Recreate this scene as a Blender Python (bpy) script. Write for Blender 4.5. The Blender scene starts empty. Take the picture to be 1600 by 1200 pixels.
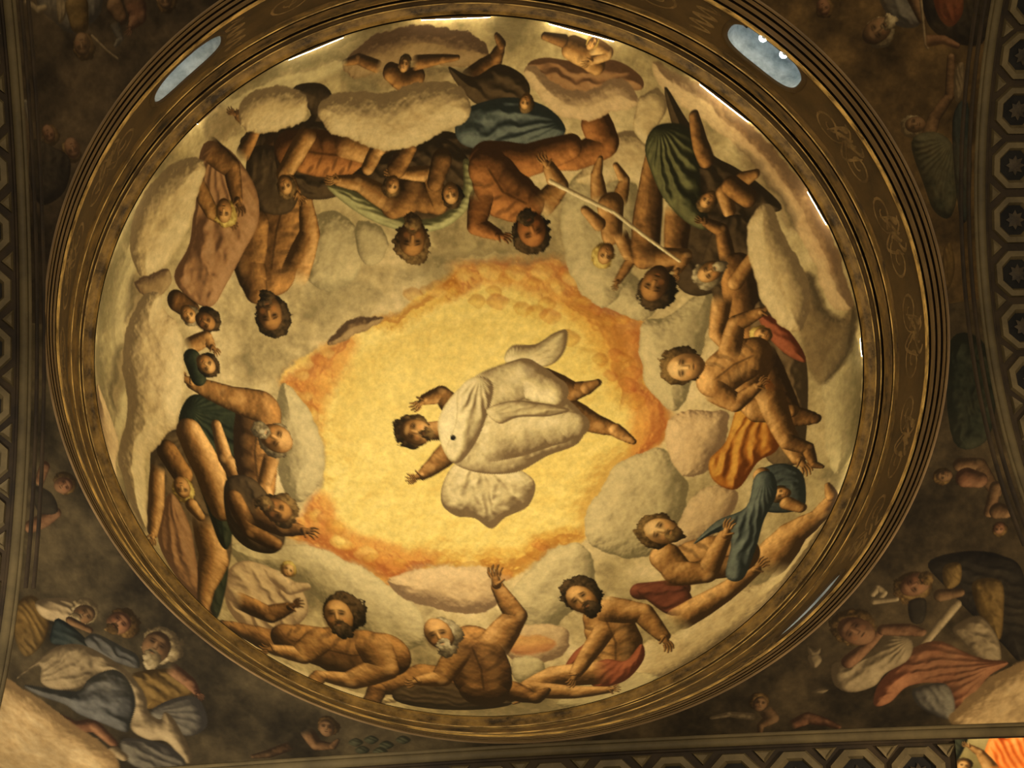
import bpy, bmesh, math, random
import numpy as np
from mathutils import Matrix, Vector

# ------------------------------------------------------------------ frame
R = 4.8            # metres per plan unit: the long half axis of the dome
EO = 0.9244        # the dome is oval: short axis / long axis
Z0 = 20.98         # height of the foot of the drum above the church floor
ZD = 0.455         # springing of the dome above the drum's foot (plan units)
DR, DH = 1.012, 0.92   # half axis and rise of the dome shell
sc = bpy.context.scene
col = sc.collection

def W(x, y, z):
    return Vector((x * R, y * R, z * R + Z0))

# ------------------------------------------------------------------ camera
cam_d = bpy.data.cameras.new('camera')
cam_d.sensor_fit = 'HORIZONTAL'; cam_d.sensor_width = 36.0; cam_d.lens = 63.0
cam_d.clip_end = 200
cam = bpy.data.objects.new('camera', cam_d); col.objects.link(cam)
_r = (0.9912549, 0.05034221, -0.12198108)
_u = (0.02766547, -0.9831093, -0.18091636)
_b = (-0.12902847, 0.17595956, -0.97590465)
M = Matrix(((_r[0], _u[0], _b[0], -0.53905 * R), (_r[1], _u[1], _b[1], 0.89314 * R),
            (_r[2], _u[2], _b[2], -4.03795 * R + Z0), (0, 0, 0, 1)))
cam.matrix_world = M
sc.camera = cam

# ------------------------------------------------------------------ world, lamps below, exposure
sc.view_settings.view_transform = 'Standard'
sc.view_settings.look = 'None'
sc.view_settings.gamma = 1.0
sc.view_settings.use_curve_mapping = False
sc.view_settings.exposure = 1.0
wd = bpy.data.worlds.new('church_gloom'); sc.world = wd; wd.use_nodes = True
wd.node_tree.nodes['Background'].inputs[0].default_value = (1.0, 0.80, 0.52, 1)
wd.node_tree.nodes['Background'].inputs[1].default_value = 0.10

def lamp(name, kind, loc, energy, color, target=None, size=.2, angle=40, blend=.8):
    ld = bpy.data.lights.new(name, kind); ld.energy = energy; ld.color = color
    if kind == 'SPOT':
        ld.spot_size = math.radians(angle); ld.spot_blend = blend; ld.shadow_soft_size = size
    elif kind == 'AREA': ld.size = size
    else: ld.shadow_soft_size = size
    o = bpy.data.objects.new(name, ld); col.objects.link(o); o.location = loc
    if target is not None:
        o.rotation_euler = (Vector(target) - Vector(loc)).to_track_quat('-Z', 'Y').to_euler()
    return o
lamp('floor_lamp_glow', 'SPOT', W(-1.25, 1.25, -2.4), 5200, (1.0, .86, .68), W(-1.0, .98, -.6), .3, 40, 1.0)
lamp('floor_lamp_glow', 'SPOT', W(1.3, 1.3, -2.4), 3300, (1.0, .77, .50), W(1.1, .96, -.6), .3, 36, 1.0)
lamp('nave_light', 'AREA', W(.1, .2, -4.0), 900, (1.0, .80, .54), W(0, 0, 0), 4.0)
# ------------------------------------------------------------------ materials
def lin(c):
    c = np.asarray(c, float) / 255.0
    return np.where(c <= .04045, c / 12.92, ((c + .055) / 1.055) ** 2.4)

def nodes(name):
    m = bpy.data.materials.new(name); m.use_nodes = True
    nt = m.node_tree; b = nt.nodes['Principled BSDF']
    return m, nt, b

def fresco_mat(name, rough=.85):
    m, nt, b = nodes(name)
    a = nt.nodes.new('ShaderNodeVertexColor'); a.layer_name = 'paint'
    tc = nt.nodes.new('ShaderNodeTexCoord')
    n1 = nt.nodes.new('ShaderNodeTexNoise'); n1.inputs['Scale'].default_value = 9; n1.inputs['Detail'].default_value = 8
    n1.inputs['Roughness'].default_value = .7
    mr = nt.nodes.new('ShaderNodeMapRange'); mr.inputs['From Min'].default_value = .3; mr.inputs['From Max'].default_value = .7
    mr.inputs['To Min'].default_value = .80; mr.inputs['To Max'].default_value = 1.16
    mx = nt.nodes.new('ShaderNodeVectorMath'); mx.operation = 'SCALE'
    bp = nt.nodes.new('ShaderNodeBump'); bp.inputs['Strength'].default_value = .12; bp.inputs['Distance'].default_value = .02
    L = nt.links
    L.new(tc.outputs['Object'], n1.inputs['Vector']); L.new(n1.outputs['Fac'], mr.inputs['Value'])
    L.new(a.outputs['Color'], mx.inputs[0]); L.new(mr.outputs[0], mx.inputs['Scale'])
    L.new(mx.outputs[0], b.inputs['Base Color'])
    L.new(n1.outputs['Fac'], bp.inputs['Height']); L.new(bp.outputs[0], b.inputs['Normal'])
    b.inputs['Roughness'].default_value = rough
    b.inputs['Specular IOR Level'].default_value = .15
    return m

def mottled(name, dark, light, scale=3.0, rough=.6, metal=0.0, lo=.4, hi=.62, stretch=None, bump=.2, spec=.3, uv=False):
    m, nt, b = nodes(name)
    tc = nt.nodes.new('ShaderNodeTexCoord')
    mp = nt.nodes.new('ShaderNodeMapping')
    if stretch: mp.inputs['Scale'].default_value = stretch
    n1 = nt.nodes.new('ShaderNodeTexNoise'); n1.inputs['Scale'].default_value = scale; n1.inputs['Detail'].default_value = 7
    n1.inputs['Roughness'].default_value = .65
    cr = nt.nodes.new('ShaderNodeValToRGB')
    cr.color_ramp.elements[0].position = lo; cr.color_ramp.elements[0].color = (*lin(dark), 1)
    cr.color_ramp.elements[1].position = hi; cr.color_ramp.elements[1].color = (*lin(light), 1)
    bp = nt.nodes.new('ShaderNodeBump'); bp.inputs['Strength'].default_value = bump; bp.inputs['Distance'].default_value = .02
    L = nt.links
    L.new(tc.outputs['UV' if uv else 'Object'], mp.inputs[0]); L.new(mp.outputs[0], n1.inputs['Vector'])
    L.new(n1.outputs['Fac'], cr.inputs[0]); L.new(cr.outputs[0], b.inputs['Base Color'])
    L.new(n1.outputs['Fac'], bp.inputs['Height']); L.new(bp.outputs[0], b.inputs['Normal'])
    b.inputs['Roughness'].default_value = rough; b.inputs['Metallic'].default_value = metal
    b.inputs['Specular IOR Level'].default_value = spec
    return m

def glow_mat(name, color, strength):
    m, nt, b = nodes(name)
    b.inputs['Base Color'].default_value = (*color, 1)
    b.inputs['Emission Color'].default_value = (*color, 1)
    b.inputs['Emission Strength'].default_value = strength
    return m

MAT = {
    'fresco': fresco_mat('fresco_plaster'),
    'gilt': mottled('worn_gilding', (36, 27, 12), (138, 106, 50), 2.2, .42, .10, .34, .74, (1.1, 4.0, 1), .35, .35, True),
    'gilt_highlight': mottled('highlight_gilding', (96, 74, 36), (236, 196, 112), 2.2, .36, .2, .38, .62, (1.4, 5.0, 1), .3, .45, True),  # gilding with its specular highlights put into the colour
    'gilt_lip': mottled('lip_gilding', (60, 46, 21), (168, 132, 66), 2.2, .5, 0, .36, .66, (1.3, 2.2, 1), .25, .2, True),
    'umber': mottled('umber_moulding', (44, 33, 17), (92, 70, 36), 2.2, .6, 0, .35, .7, (.7, 7.0, 1), .2, .3, True),
    'dark': mottled('groove_shadow', (12, 9, 5), (24, 18, 9), 3.0, .9, 0, spec=.05),  # near-black colour carries the undercut shadow between the mouldings
    'tan': mottled('tan_fascia', (76, 60, 37), (124, 99, 62), 2.2, .6, 0, .3, .7, (.8, 6.0, 1), .15, .3, True),
    'frieze': mottled('painted_frieze', (60, 46, 24), (96, 75, 40), 1.3, .8, 0, .32, .7),
    'scroll': mottled('scroll_paint', (90, 71, 40), (136, 110, 66), 4.0, .8, 0),
    'reveal': mottled('cool_plaster', (128, 138, 138), (206, 214, 212), 5.0, .9, 0, .3, .7),
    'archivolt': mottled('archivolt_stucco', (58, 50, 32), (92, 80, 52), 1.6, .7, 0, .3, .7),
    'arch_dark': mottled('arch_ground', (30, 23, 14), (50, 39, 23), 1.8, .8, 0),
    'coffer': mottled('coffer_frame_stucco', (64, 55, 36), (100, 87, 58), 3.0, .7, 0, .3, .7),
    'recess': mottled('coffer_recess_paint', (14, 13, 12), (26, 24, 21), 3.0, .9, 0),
    'rosette': mottled('rosette_stucco', (36, 30, 22), (62, 52, 36), 5.0, .7, 0),
    'black': mottled('black_plastic', (8, 8, 8), (18, 18, 18), 8.0, .5, 0),
    'led': glow_mat('led_strip', (1.0, .84, .56), 130.0),
    'bulb': glow_mat('cool_bulb', (.85, .95, 1.0), 14.0),
}

# ------------------------------------------------------------------ mesh helpers
def link(name, me, mat, parent=None, smooth=True):
    o = bpy.data.objects.new(name, me); col.objects.link(o)
    me.materials.append(MAT[mat] if isinstance(mat, str) else mat)
    if smooth: me.polygons.foreach_set('use_smooth', [True] * len(me.polygons))
    if parent is not None: o.parent = parent
    return o

def fast_mesh(name, verts, quads, colors=None):
    me = bpy.data.meshes.new(name)
    nv, nf = len(verts), len(quads); k = quads.shape[1]
    me.vertices.add(nv); me.vertices.foreach_set('co', np.asarray(verts, np.float32).ravel())
    me.loops.add(nf * k); me.loops.foreach_set('vertex_index', np.asarray(quads, np.int32).ravel())
    me.polygons.add(nf); me.polygons.foreach_set('loop_start', np.arange(0, nf * k, k, dtype=np.int32))
    me.update(calc_edges=True)
    if colors is not None:
        at = me.color_attributes.new('paint', 'FLOAT_COLOR', 'POINT')
        at.data.foreach_set('color', np.c_[colors, np.ones(nv)].astype(np.float32).ravel())
    return me

def py_mesh(name, v, f, mat, parent=None, smooth=False):
    me = bpy.data.meshes.new(name); me.from_pydata([tuple(a) for a in v], [], f); me.update()
    return link(name, me, mat, parent, smooth)

def thing(name, label, cat, loc=(0, 0, 0), group=None):
    o = bpy.data.objects.new(name, None); col.objects.link(o); o.location = loc
    o.empty_display_size = .2
    o['label'] = label; o['category'] = cat
    if group: o['group'] = group
    return o

def struct(name, loc=None):
    o = bpy.data.objects.new(name, None); col.objects.link(o); o['kind'] = 'structure'
    return o

def lathe(name, prof, mat, parent, n=360, closed=False, a0=0.0, a1=2 * math.pi):
    """profile of (r, z) in plan units swept round the oval"""
    full = abs(a1 - a0 - 2 * math.pi) < 1e-6
    ang = np.linspace(a0, a1, n + 1)[:n if full else n + 1]
    pr = np.array(prof); k = len(pr)
    x = np.cos(ang)[:, None] * pr[:, 0]; y = np.sin(ang)[:, None] * pr[:, 0] * EO
    z = np.repeat(pr[None, :, 1], len(ang), 0)
    v = np.stack([x * R, y * R, z * R + Z0], -1).reshape(-1, 3)
    q = []
    na = len(ang)
    for i in range(na if full else na - 1):
        j = (i + 1) % na
        for m in range(k if closed else k - 1):
            m2 = (m + 1) % k
            q.append((i * k + m, i * k + m2, j * k + m2, j * k + m))
    me = fast_mesh(name, v, np.array(q))
    if not closed:                                          # uv: metres round the ring, metres down the profile
        run_ = np.concatenate([[0], np.cumsum(np.hypot(*np.diff(pr, axis=0).T))]) * R
        qa = np.array(q); ui = (qa // k).astype(float); vi = run_[qa % k]
        wrap = ui[:, 2] < ui[:, 0]; ui[wrap, 2] += na; ui[wrap, 3] += na
        uv = np.stack([ui * (a1 - a0) / n * R, vi], -1)
        me.uv_layers.new(name='ring').data.foreach_set('uv', uv.astype(np.float32).ravel())
    return link(name, me, mat, parent)

def arc(c, r, a0, a1, n=6):
    return [(c[0] + r * math.cos(math.radians(a0 + (a1 - a0) * i / n)), c[1] + r * math.sin(math.radians(a0 + (a1 - a0) * i / n))) for i in range(n + 1)]

# ------------------------------------------------------------------ the painter: a brush on a plan cartoon of the vault
VS, VZ = 4.4, 3.8   # cartoon = central projection from a point on the dome's axis, far down in the church
def cartoon(P):
    s = VS / (P[:, 2] + VZ)
    return P[:, 0] * s, P[:, 1] * s
K = 700.0
rng = np.random.RandomState(7)

def vnoise(h, w, cell, seed):
    g = np.random.RandomState(seed).rand(int(h / cell) + 3, int(w / cell) + 3)
    yy = np.arange(h) / cell; xx = np.arange(w) / cell
    y0 = yy.astype(int); x0 = xx.astype(int); fy = yy - y0; fx = xx - x0
    fy = (fy * fy * (3 - 2 * fy))[:, None]; fx = (fx * fx * (3 - 2 * fx))[None]
    a = g[np.ix_(y0, x0)]; b = g[np.ix_(y0, x0 + 1)]; c = g[np.ix_(y0 + 1, x0)]; d = g[np.ix_(y0 + 1, x0 + 1)]
    return (a * (1 - fx) + b * fx) * (1 - fy) + (c * (1 - fx) + d * fx) * fy

def fbm(h, w, cell, seed, octv=5, gain=.55):
    t = np.zeros((h, w)); a = 1.0; s = 0
    for i in range(octv):
        t += a * vnoise(h, w, max(cell, 1.01), seed + i * 13); s += a; a *= gain; cell /= 2
    return t / s

RAMPS_ = {'fleshD': [(34, 22, 10), (88, 58, 27), (190, 134, 68)],
         'fleshM': [(48, 31, 13), (134, 92, 44), (224, 172, 102)],
         'fleshL': [(72, 48, 23), (172, 126, 68), (232, 190, 124)],
         'fleshR': [(40, 23, 9), (108, 66, 29), (190, 124, 62)],
         'cloud': [(104, 84, 54), (176, 148, 98), (216, 192, 138)],
         'cloudB': [(74, 54, 34), (128, 100, 62), (172, 142, 92)],
         'cloudG': [(112, 97, 63), (168, 147, 100), (202, 180, 126)],
         'cloudP': [(116, 90, 60), (180, 148, 100), (212, 180, 128)],
         'green': [(24, 23, 13), (54, 52, 29), (132, 124, 74)],
         'greenD': [(16, 18, 10), (34, 38, 24), (66, 68, 42)],
         'palegr': [(64, 60, 34), (128, 120, 74), (206, 194, 132)],
         'blue': [(28, 31, 27), (66, 70, 61), (128, 130, 110)],
         'orange': [(88, 44, 14), (160, 96, 32), (226, 176, 78)],
         'red': [(66, 30, 15), (124, 64, 36), (172, 100, 60)],
         'redD': [(50, 28, 16), (92, 48, 30), (130, 72, 44)],
         'white': [(104, 82, 52), (188, 166, 114), (232, 212, 162)],
         'pink': [(78, 52, 30), (138, 98, 58), (182, 138, 90)],
         'umber': [(30, 22, 12), (58, 44, 26), (96, 74, 44)],
         'umberL': [(52, 40, 24), (92, 72, 44), (130, 104, 66)],
         'hairD': [(18, 14, 8), (40, 30, 16), (84, 62, 34)],
         'hairB': [(32, 23, 11), (72, 52, 26), (128, 98, 52)],
         'hairG': [(56, 46, 30), (112, 95, 63), (180, 160, 116)],
         'hairY': [(80, 60, 22), (156, 126, 56), (208, 180, 96)],
         'gold': [(188, 148, 70), (210, 181, 97), (226, 200, 122)],
         'goldO': [(150, 92, 30), (184, 130, 50), (206, 172, 80)],
         'orangeG': [(150, 80, 34), (180, 112, 48), (202, 146, 66)],
         'pfl': [(38, 27, 16), (92, 66, 40), (142, 108, 70)],
         'pflR': [(42, 26, 16), (100, 66, 42), (150, 108, 72)],
         'pcream': [(66, 54, 36), (132, 112, 78), (190, 166, 120)],
         'pblue': [(30, 30, 26), (74, 72, 66), (120, 116, 104)],
         'pteal': [(15, 18, 16), (34, 40, 36), (60, 64, 56)],
         'pochre': [(44, 32, 14), (92, 70, 34), (142, 112, 60)],
         'porange': [(70, 40, 24), (128, 80, 50), (174, 120, 78)],
         'pgrey': [(44, 40, 34), (96, 88, 72), (150, 140, 112)],
         'pcloud': [(120, 94, 58), (192, 158, 104), (232, 204, 150)],
         'pdark': [(14, 12, 10), (30, 26, 20), (52, 46, 34)],
         'pbrown': [(34, 24, 14), (70, 50, 30), (108, 80, 48)],
         'pgreen': [(22, 24, 16), (50, 52, 36), (90, 90, 64)],
         'flame': [(150, 56, 14), (222, 112, 40), (255, 196, 110)]}
RAMP = {k: [np.array(c, float) for c in v] for k, v in RAMPS_.items()}
def ramp(name, s):
    a, b, c = RAMP[name]; s = np.clip(s, 0, 1)[..., None]
    return np.where(s < .5, a + (b - a) * s * 2, b + (c - b) * (s - .5) * 2)

class Canvas:
    def __init__(self, half, seed):
        self.half = half; n = int(half * 2 * K); self.n = n
        self.rgb = np.zeros((n, n, 3)); self.id = np.zeros((n, n), np.int32)
        self.f1 = fbm(n, n, 90, seed); self.f2 = fbm(n, n, 22, seed + 5, 4); self.f3 = fbm(n, n, 7, seed + 9, 3)
        self.wx = fbm(n, n, 40, seed + 21, 3) - .5; self.wy = fbm(n, n, 40, seed + 31, 3) - .5
        self.light = (0.0, 0.0)
    def box(self, x0, y0, x1, y1):
        i0, j0 = max(0, int(y0)), max(0, int(x0)); i1, j1 = min(self.n, int(y1) + 2), min(self.n, int(x1) + 2)
        if i1 <= i0 or j1 <= j0: return None
        Y, X = np.mgrid[i0:i1, j0:j1].astype(float)
        return (slice(i0, i1), slice(j0, j1)), X, Y
    def px(self, pts):
        p = np.array(pts, float) / 1000.0
        q = p.copy(); q[:, :2] = (p[:, :2] + self.half) * K
        if p.shape[1] > 2: q[:, 2] = p[:, 2] * K
        return q
    def ldir(self, x, y):
        v = np.array([(self.light[0] + self.half) * K - x, (self.light[1] + self.half) * K - y]); v /= np.linalg.norm(v) + 1e-6
        return np.array([v[0] * .72, v[1] * .72, .69])
    def put(self, sl, alpha, colr, pid):
        m = alpha[..., None]
        self.rgb[sl] = self.rgb[sl] * (1 - m) + colr * m
        if pid is not None:
            t = self.id[sl]; t[alpha > .5] = pid
    def poly(self, pts, rmp, w, pid, fold=0, fa=0, soft=1.0, amp=.3, bias=0.0, rough=0.0, outline=.25, opac=1.0, an=None):
        p = self.px(pts); n = len(p); c = []
        for i in range(n):                                  # closed Catmull-Rom
            a, b, d, e = p[i - 1], p[i], p[(i + 1) % n], p[(i + 2) % n]
            for t in np.arange(5) / 5.0:
                c.append(.5 * (2 * b + (d - a) * t + (2 * a - 5 * b + 4 * d - e) * t * t + (3 * b - a - 3 * d + e) * t ** 3))
        c = np.array(c)
        bx = self.box(c[:, 0].min() - 14, c[:, 1].min() - 14, c[:, 0].max() + 14, c[:, 1].max() + 14)
        if bx is None: return
        sl, X, Y = bx
        if rough:
            X = X + self.wx[sl] * rough; Y = Y + self.wy[sl] * rough
            X = X + (self.f2[sl] - .5) * rough * .6; Y = Y + (self.f3[sl] - .5) * rough * .5
        D = np.full(X.shape, 1e9); ins = np.zeros(X.shape, bool)
        for i in range(len(c)):
            a = c[i]; b = c[(i + 1) % len(c)]; d = b - a; l = d @ d + 1e-9
            t = np.clip(((X - a[0]) * d[0] + (Y - a[1]) * d[1]) / l, 0, 1)
            D = np.minimum(D, (X - a[0] - t * d[0]) ** 2 + (Y - a[1] - t * d[1]) ** 2)
            cr = (a[1] > Y) != (b[1] > Y)
            ins ^= cr & (X < d[0] * (Y - a[1]) / (d[1] if abs(d[1]) > 1e-9 else 1e-9) + a[0])
        D = np.sqrt(D); sd = np.where(ins, D, -D)
        al = np.clip(sd / soft + .5, 0, 1); w = w / 1000.0 * K
        u = np.clip(D / w, 0, 1) * ins
        h = np.sqrt(np.clip(1 - (1 - u) ** 2, 0, 1)) * w
        kn = .25 if fold or an else .42
        h = h + w * kn * (self.f1[sl] - .5) + w * kn * .16 * (self.f2[sl] - .5)
        if fold or an:                                      # folds of cloth: ridges laid on the swelling form
            mod = .35 + .65 * np.clip(self.f1[sl] * 2.6 - .8, 0, 1)
            if an:                                          # folds gathered at one point and fanning out from it
                ax, ay = (an[0] / 1000 + self.half) * K, (an[1] / 1000 + self.half) * K
                dist = np.hypot(X - ax, Y - ay) + 1e-6
                q = np.arctan2(Y - ay, X - ax) * an[2] / (2 * math.pi) + self.wx[sl] * 1.1 + dist * .004
                lam = np.clip(dist * 2 * math.pi / an[2], 0, w * 1.1)
            else:
                fa_ = math.radians(fa); co, si = math.cos(fa_), math.sin(fa_)
                lam = fold / 1000.0 * K
                q = (X * -si + Y * co) / lam + self.wx[sl] * 1.5 + .5 * self.wy[sl]
            fr_ = q - np.floor(q)
            rid = np.where(fr_ < .62, np.sin(fr_ / .62 * math.pi) ** 1.2, -.35 * np.sin((fr_ - .62) / .38 * math.pi))
            h = h + lam * amp * .62 * rid * mod * np.clip(D / (w * .25), .3, 1)
        gy, gx = np.gradient(h)
        for _ in range(2):
            gx = (gx + np.roll(gx, 1, 0) + np.roll(gx, -1, 0) + np.roll(gx, 1, 1) + np.roll(gx, -1, 1)) / 5
            gy = (gy + np.roll(gy, 1, 0) + np.roll(gy, -1, 0) + np.roll(gy, 1, 1) + np.roll(gy, -1, 1)) / 5
        nz = 1 / np.sqrt(1 + gx * gx + gy * gy)
        Lv = self.ldir(c[:, 0].mean(), c[:, 1].mean())
        s = (-gx * Lv[0] - gy * Lv[1] + Lv[2]) * nz
        s = .5 + (s - .62) * .85 + bias
        s = s + .20 * (self.f2[sl] - .5) + .10 * (self.f3[sl] - .5)
        s = s - outline * np.exp(-D / 1.8) * ins
        self.put(sl, al * opac, ramp(rmp, s), pid)
    def limb(self, pts, rmp, pid, bias=0.0, outline=.28, root=False, torso=False):
        p = self.px(pts); r = p[:, 2].max() + 3
        bx = self.box(p[:, 0].min() - r, p[:, 1].min() - r, p[:, 0].max() + r, p[:, 1].max() + r)
        if bx is None: return
        sl, X, Y = bx
        if len(p) > 2:                                      # round the bends and swell the muscle
            q = [p[0]]
            for i in range(len(p) - 1):
                a, b = p[i], p[i + 1]
                m = (a + b) / 2; m[2] *= 1.06; q += [m, b]
            p = np.array(q)
        F = np.full(X.shape, 9.0); DX = np.zeros(X.shape); DY = np.zeros(X.shape); RR = np.ones(X.shape)
        for i in range(max(1, len(p) - 1)):
            a = p[i]; b = p[min(i + 1, len(p) - 1)]; d = b - a; l = d[0] ** 2 + d[1] ** 2 + 1e-9
            t = np.clip(((X - a[0]) * d[0] + (Y - a[1]) * d[1]) / l, 0, 1)
            rr = a[2] + t * d[2]; ex = X - a[0] - t * d[0]; ey = Y - a[1] - t * d[1]
            f = np.sqrt(ex * ex + ey * ey) / rr; m = f < F
            F = np.where(m, f, F); DX = np.where(m, ex / rr, DX); DY = np.where(m, ey / rr, DY); RR = np.where(m, rr, RR)
        al = np.clip((1 - F) * RR + .5, 0, 1)
        rootfade = np.zeros(X.shape)
        if len(p) > 2 and root:                             # where a limb leaves the body the paint is blended in
            a, b = p[0], p[1]; d = b - a; l = math.hypot(d[0], d[1]) + 1e-9
            along = ((X - a[0]) * d[0] + (Y - a[1]) * d[1]) / l
            near = np.hypot(X - a[0], Y - a[1]) < a[2] * 1.7
            rootfade = np.where(near, np.clip(1 - (along + a[2] * .75) / (a[2] * 1.1), 0, 1), 0)
            al = al * (1 - rootfade)
        nz = np.sqrt(np.clip(1 - F * F, 0, 1))
        Lv = self.ldir(p[:, 0].mean(), p[:, 1].mean())
        s = DX * Lv[0] * 1.22 + DY * Lv[1] * 1.22 + nz * Lv[2] * .74
        # muscle: emboss of the paint's own unevenness, seen in the light of the glow
        i0, j0 = sl[0].start, sl[1].start
        dx, dy = int(round(Lv[0] * 5)), int(round(Lv[1] * 5))
        def shift(f):
            return f[np.clip(Y.astype(int) + dy, 0, self.n - 1), np.clip(X.astype(int) + dx, 0, self.n - 1)]
        em = (self.f1[sl] - shift(self.f1)) * 1.5 + (self.f2[sl] - shift(self.f2)) * .55
        s = .40 + (s - .40) * .92 + bias + em * 1.1 + .16 * (self.f2[sl] - .5) + .22 * (self.f1[sl] - .5) + .08 * (self.f3[sl] - .5)
        s = s - outline * np.exp(-(1 - F) * RR / 2.2) * (1 - np.clip(rootfade * 3, 0, 1))
        self.put(sl, al, ramp(rmp, s), pid)
        dk, md, lt = RAMP[rmp]
        for i in range(2, len(p) - 1, 2):                   # joints: a light on the knuckle of the bend, a crease inside it
            a, b, c = p[i - 1], p[i], p[i + 1]
            t = math.atan2(c[1] - a[1], c[0] - a[0]); ox, oy = b[0] - (a[0] + c[0]) / 2, b[1] - (a[1] + c[1]) / 2
            o = math.hypot(ox, oy) + 1e-6; r_ = b[2]
            if o > r_ * .12 and r_ > 4:
                self.dab(b[0] + ox / o * r_ * .35, b[1] + oy / o * r_ * .35, r_ * .6, r_ * .38, t, lt, .28)
                self.dab(b[0] - ox / o * r_ * .75, b[1] - oy / o * r_ * .75, r_ * .3, r_ * .45, t, dk, .24)
        if torso:
            q = p[::1]
            for i in range(len(q) - 1):
                a, b = q[i], q[i + 1]; t = math.atan2(b[1] - a[1], b[0] - a[0]); L_ = math.hypot(b[0] - a[0], b[1] - a[1])
                n_ = max(2, int(L_ / 6))
                for k in range(n_):
                    u = (k + .5) / n_; x, y = a[0] + (b[0] - a[0]) * u, a[1] + (b[1] - a[1]) * u
                    self.dab(x, y, L_ / n_ * 1.1, 2.6, t, dk, .34)
                x, y, r_ = (a[0] + b[0]) / 2, (a[1] + b[1]) / 2, (a[2] + b[2]) / 2
                for sg in (-1, 1):
                    ox, oy = -math.sin(t) * r_ * .42 * sg, math.cos(t) * r_ * .42 * sg
                    self.dab(x + ox, y + oy, r_ * .34, r_ * .3, t, lt, .20)
                    self.dab(b[0] + ox, b[1] + oy, r_ * .09, r_ * .36, t + .35 * sg, dk, .38)
                    ox, oy = ox * 1.75, oy * 1.75
                    self.dab(x + ox, y + oy, r_ * .12, r_ * .3, t + .6 * sg, dk, .35)
    def dab(self, x, y, rx, ry, ang, colr, op):
        """soft touch of the brush, canvas pixels"""
        m = max(rx, ry) * 2
        bx = self.box(x - m, y - m, x + m, y + m)
        if bx is None: return
        sl, X, Y = bx; co, si = math.cos(ang), math.sin(ang)
        a = ((X - x) * co + (Y - y) * si) / rx; b = (-(X - x) * si + (Y - y) * co) / ry
        al = op * np.clip(1.25 - (a * a + b * b), 0, 1)
        self.put(sl, np.clip(al, 0, 1), np.array(colr, float), None)
    def head(self, x, y, r, up, face, rmp, hair, pid, hid, beard=0, bald=0):
        (cx, cy, rr), = self.px([(x, y, r)])
        a = math.radians(up); ux, uy = math.cos(a), math.sin(a); vx, vy = -uy, ux
        def pt(b, c): return cx + ux * c * rr + vx * b * rr, cy + uy * c * rr + vy * b * rr
        def blob(b, c, rb, rc, rmp_, pid_, wob, curl, bias=0.0):
            X0, Y0 = pt(b, c); m = max(rb, rc) * rr * 1.5 + 3
            bx = self.box(X0 - m, Y0 - m, X0 + m, Y0 + m)
            if bx is None: return
            sl, X, Y = bx
            X = X + (self.f3[sl] - .5) * rr * wob * 1.6; Y = Y + (self.f2[sl] - .5) * rr * wob * 1.6
            dx, dy = X - X0, Y - Y0
            p_ = (dx * vx + dy * vy) / (rb * rr); q_ = (dx * ux + dy * uy) / (rc * rr)
            F = np.sqrt(p_ * p_ + q_ * q_); al = np.clip((1 - F) * min(rb, rc) * rr + .5, 0, 1)
            nz = np.sqrt(np.clip(1 - F * F, 0, 1)); Lv = self.ldir(X0, Y0)
            s = (dx / (max(rb, rc) * rr)) * Lv[0] + (dy / (max(rb, rc) * rr)) * Lv[1] + nz * Lv[2]
            s = .5 + (s - .5) * .8 + bias + curl * (self.f3[sl] - .5) * 2.2 + .1 * (self.f2[sl] - .5)
            s = s - .2 * np.exp(-(1 - F) * rr / 2.0)
            self.put(sl, al, ramp(rmp_, s), pid_)
        if not bald: blob(-.14 * face, .12, .92, .98, hair, hid, .24, .5)
        else: blob(-.25 * face, .0, .84, .84, hair, hid, .2, .4)
        blob(.26 * face, -.12 + .14 * bald, .66 - .06 * abs(face), .84, rmp, pid, .04, 0, .02)
        dk = RAMP[rmp][0]; md = RAMP[rmp][1]; lt = RAMP[rmp][2]
        fb = .34 * face; q = a + math.pi / 2
        sh = -1 if vx * self.ldir(cx, cy)[0] + vy * self.ldir(cx, cy)[1] > 0 else 1     # the side away from the glow
        ex, ey = pt(fb + sh * .42, -.15); self.dab(ex, ey, rr * .24, rr * .6, q, dk, .5)
        for s_ in (-1, 1):
            ew = .27 * (1 - .25 * abs(face))
            ex, ey = pt(fb + s_ * ew, .06); self.dab(ex, ey, rr * .21, rr * .15, q, dk, .45)
            ex, ey = pt(fb + s_ * ew, .03); self.dab(ex, ey, rr * .12, rr * .05, q, dk * .6, .7)
            ex, ey = pt(fb + s_ * ew, .18); self.dab(ex, ey, rr * .19, rr * .045, q + .25 * s_, dk * .8, .55)
            ex, ey = pt(fb + s_ * .30, -.26); self.dab(ex, ey, rr * .15, rr * .15, a, lt * [1, .84, .74], .3)
        ex, ey = pt(fb, .34); self.dab(ex, ey, rr * .3, rr * .13, q, lt, .4)
        nx, ny = pt(fb + .03 * face - sh * .03, -.08); self.dab(nx, ny, rr * .24, rr * .06, a, lt, .6)
        nx, ny = pt(fb + sh * .09, -.12); self.dab(nx, ny, rr * .2, rr * .05, a, dk, .4)
        nx, ny = pt(fb, -.26); self.dab(nx, ny, rr * .04, rr * .11, a, dk, .55)
        if beard:
            blob(.20 * face, -.74 - .06 * beard, .42, .30 + .22 * beard, hair, hid, .26, .5, .03)
            ex, ey = pt(fb, -.36); self.dab(ex, ey, rr * .06, rr * .2, a, RAMP[hair][1], .7)
        nx, ny = pt(fb, -.45); self.dab(nx, ny, rr * .045, rr * .17, a, dk * .7, .7)
        nx, ny = pt(fb, -.53); self.dab(nx, ny, rr * .05, rr * .12, a, lt * [.95, .7, .6], .35)
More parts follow.
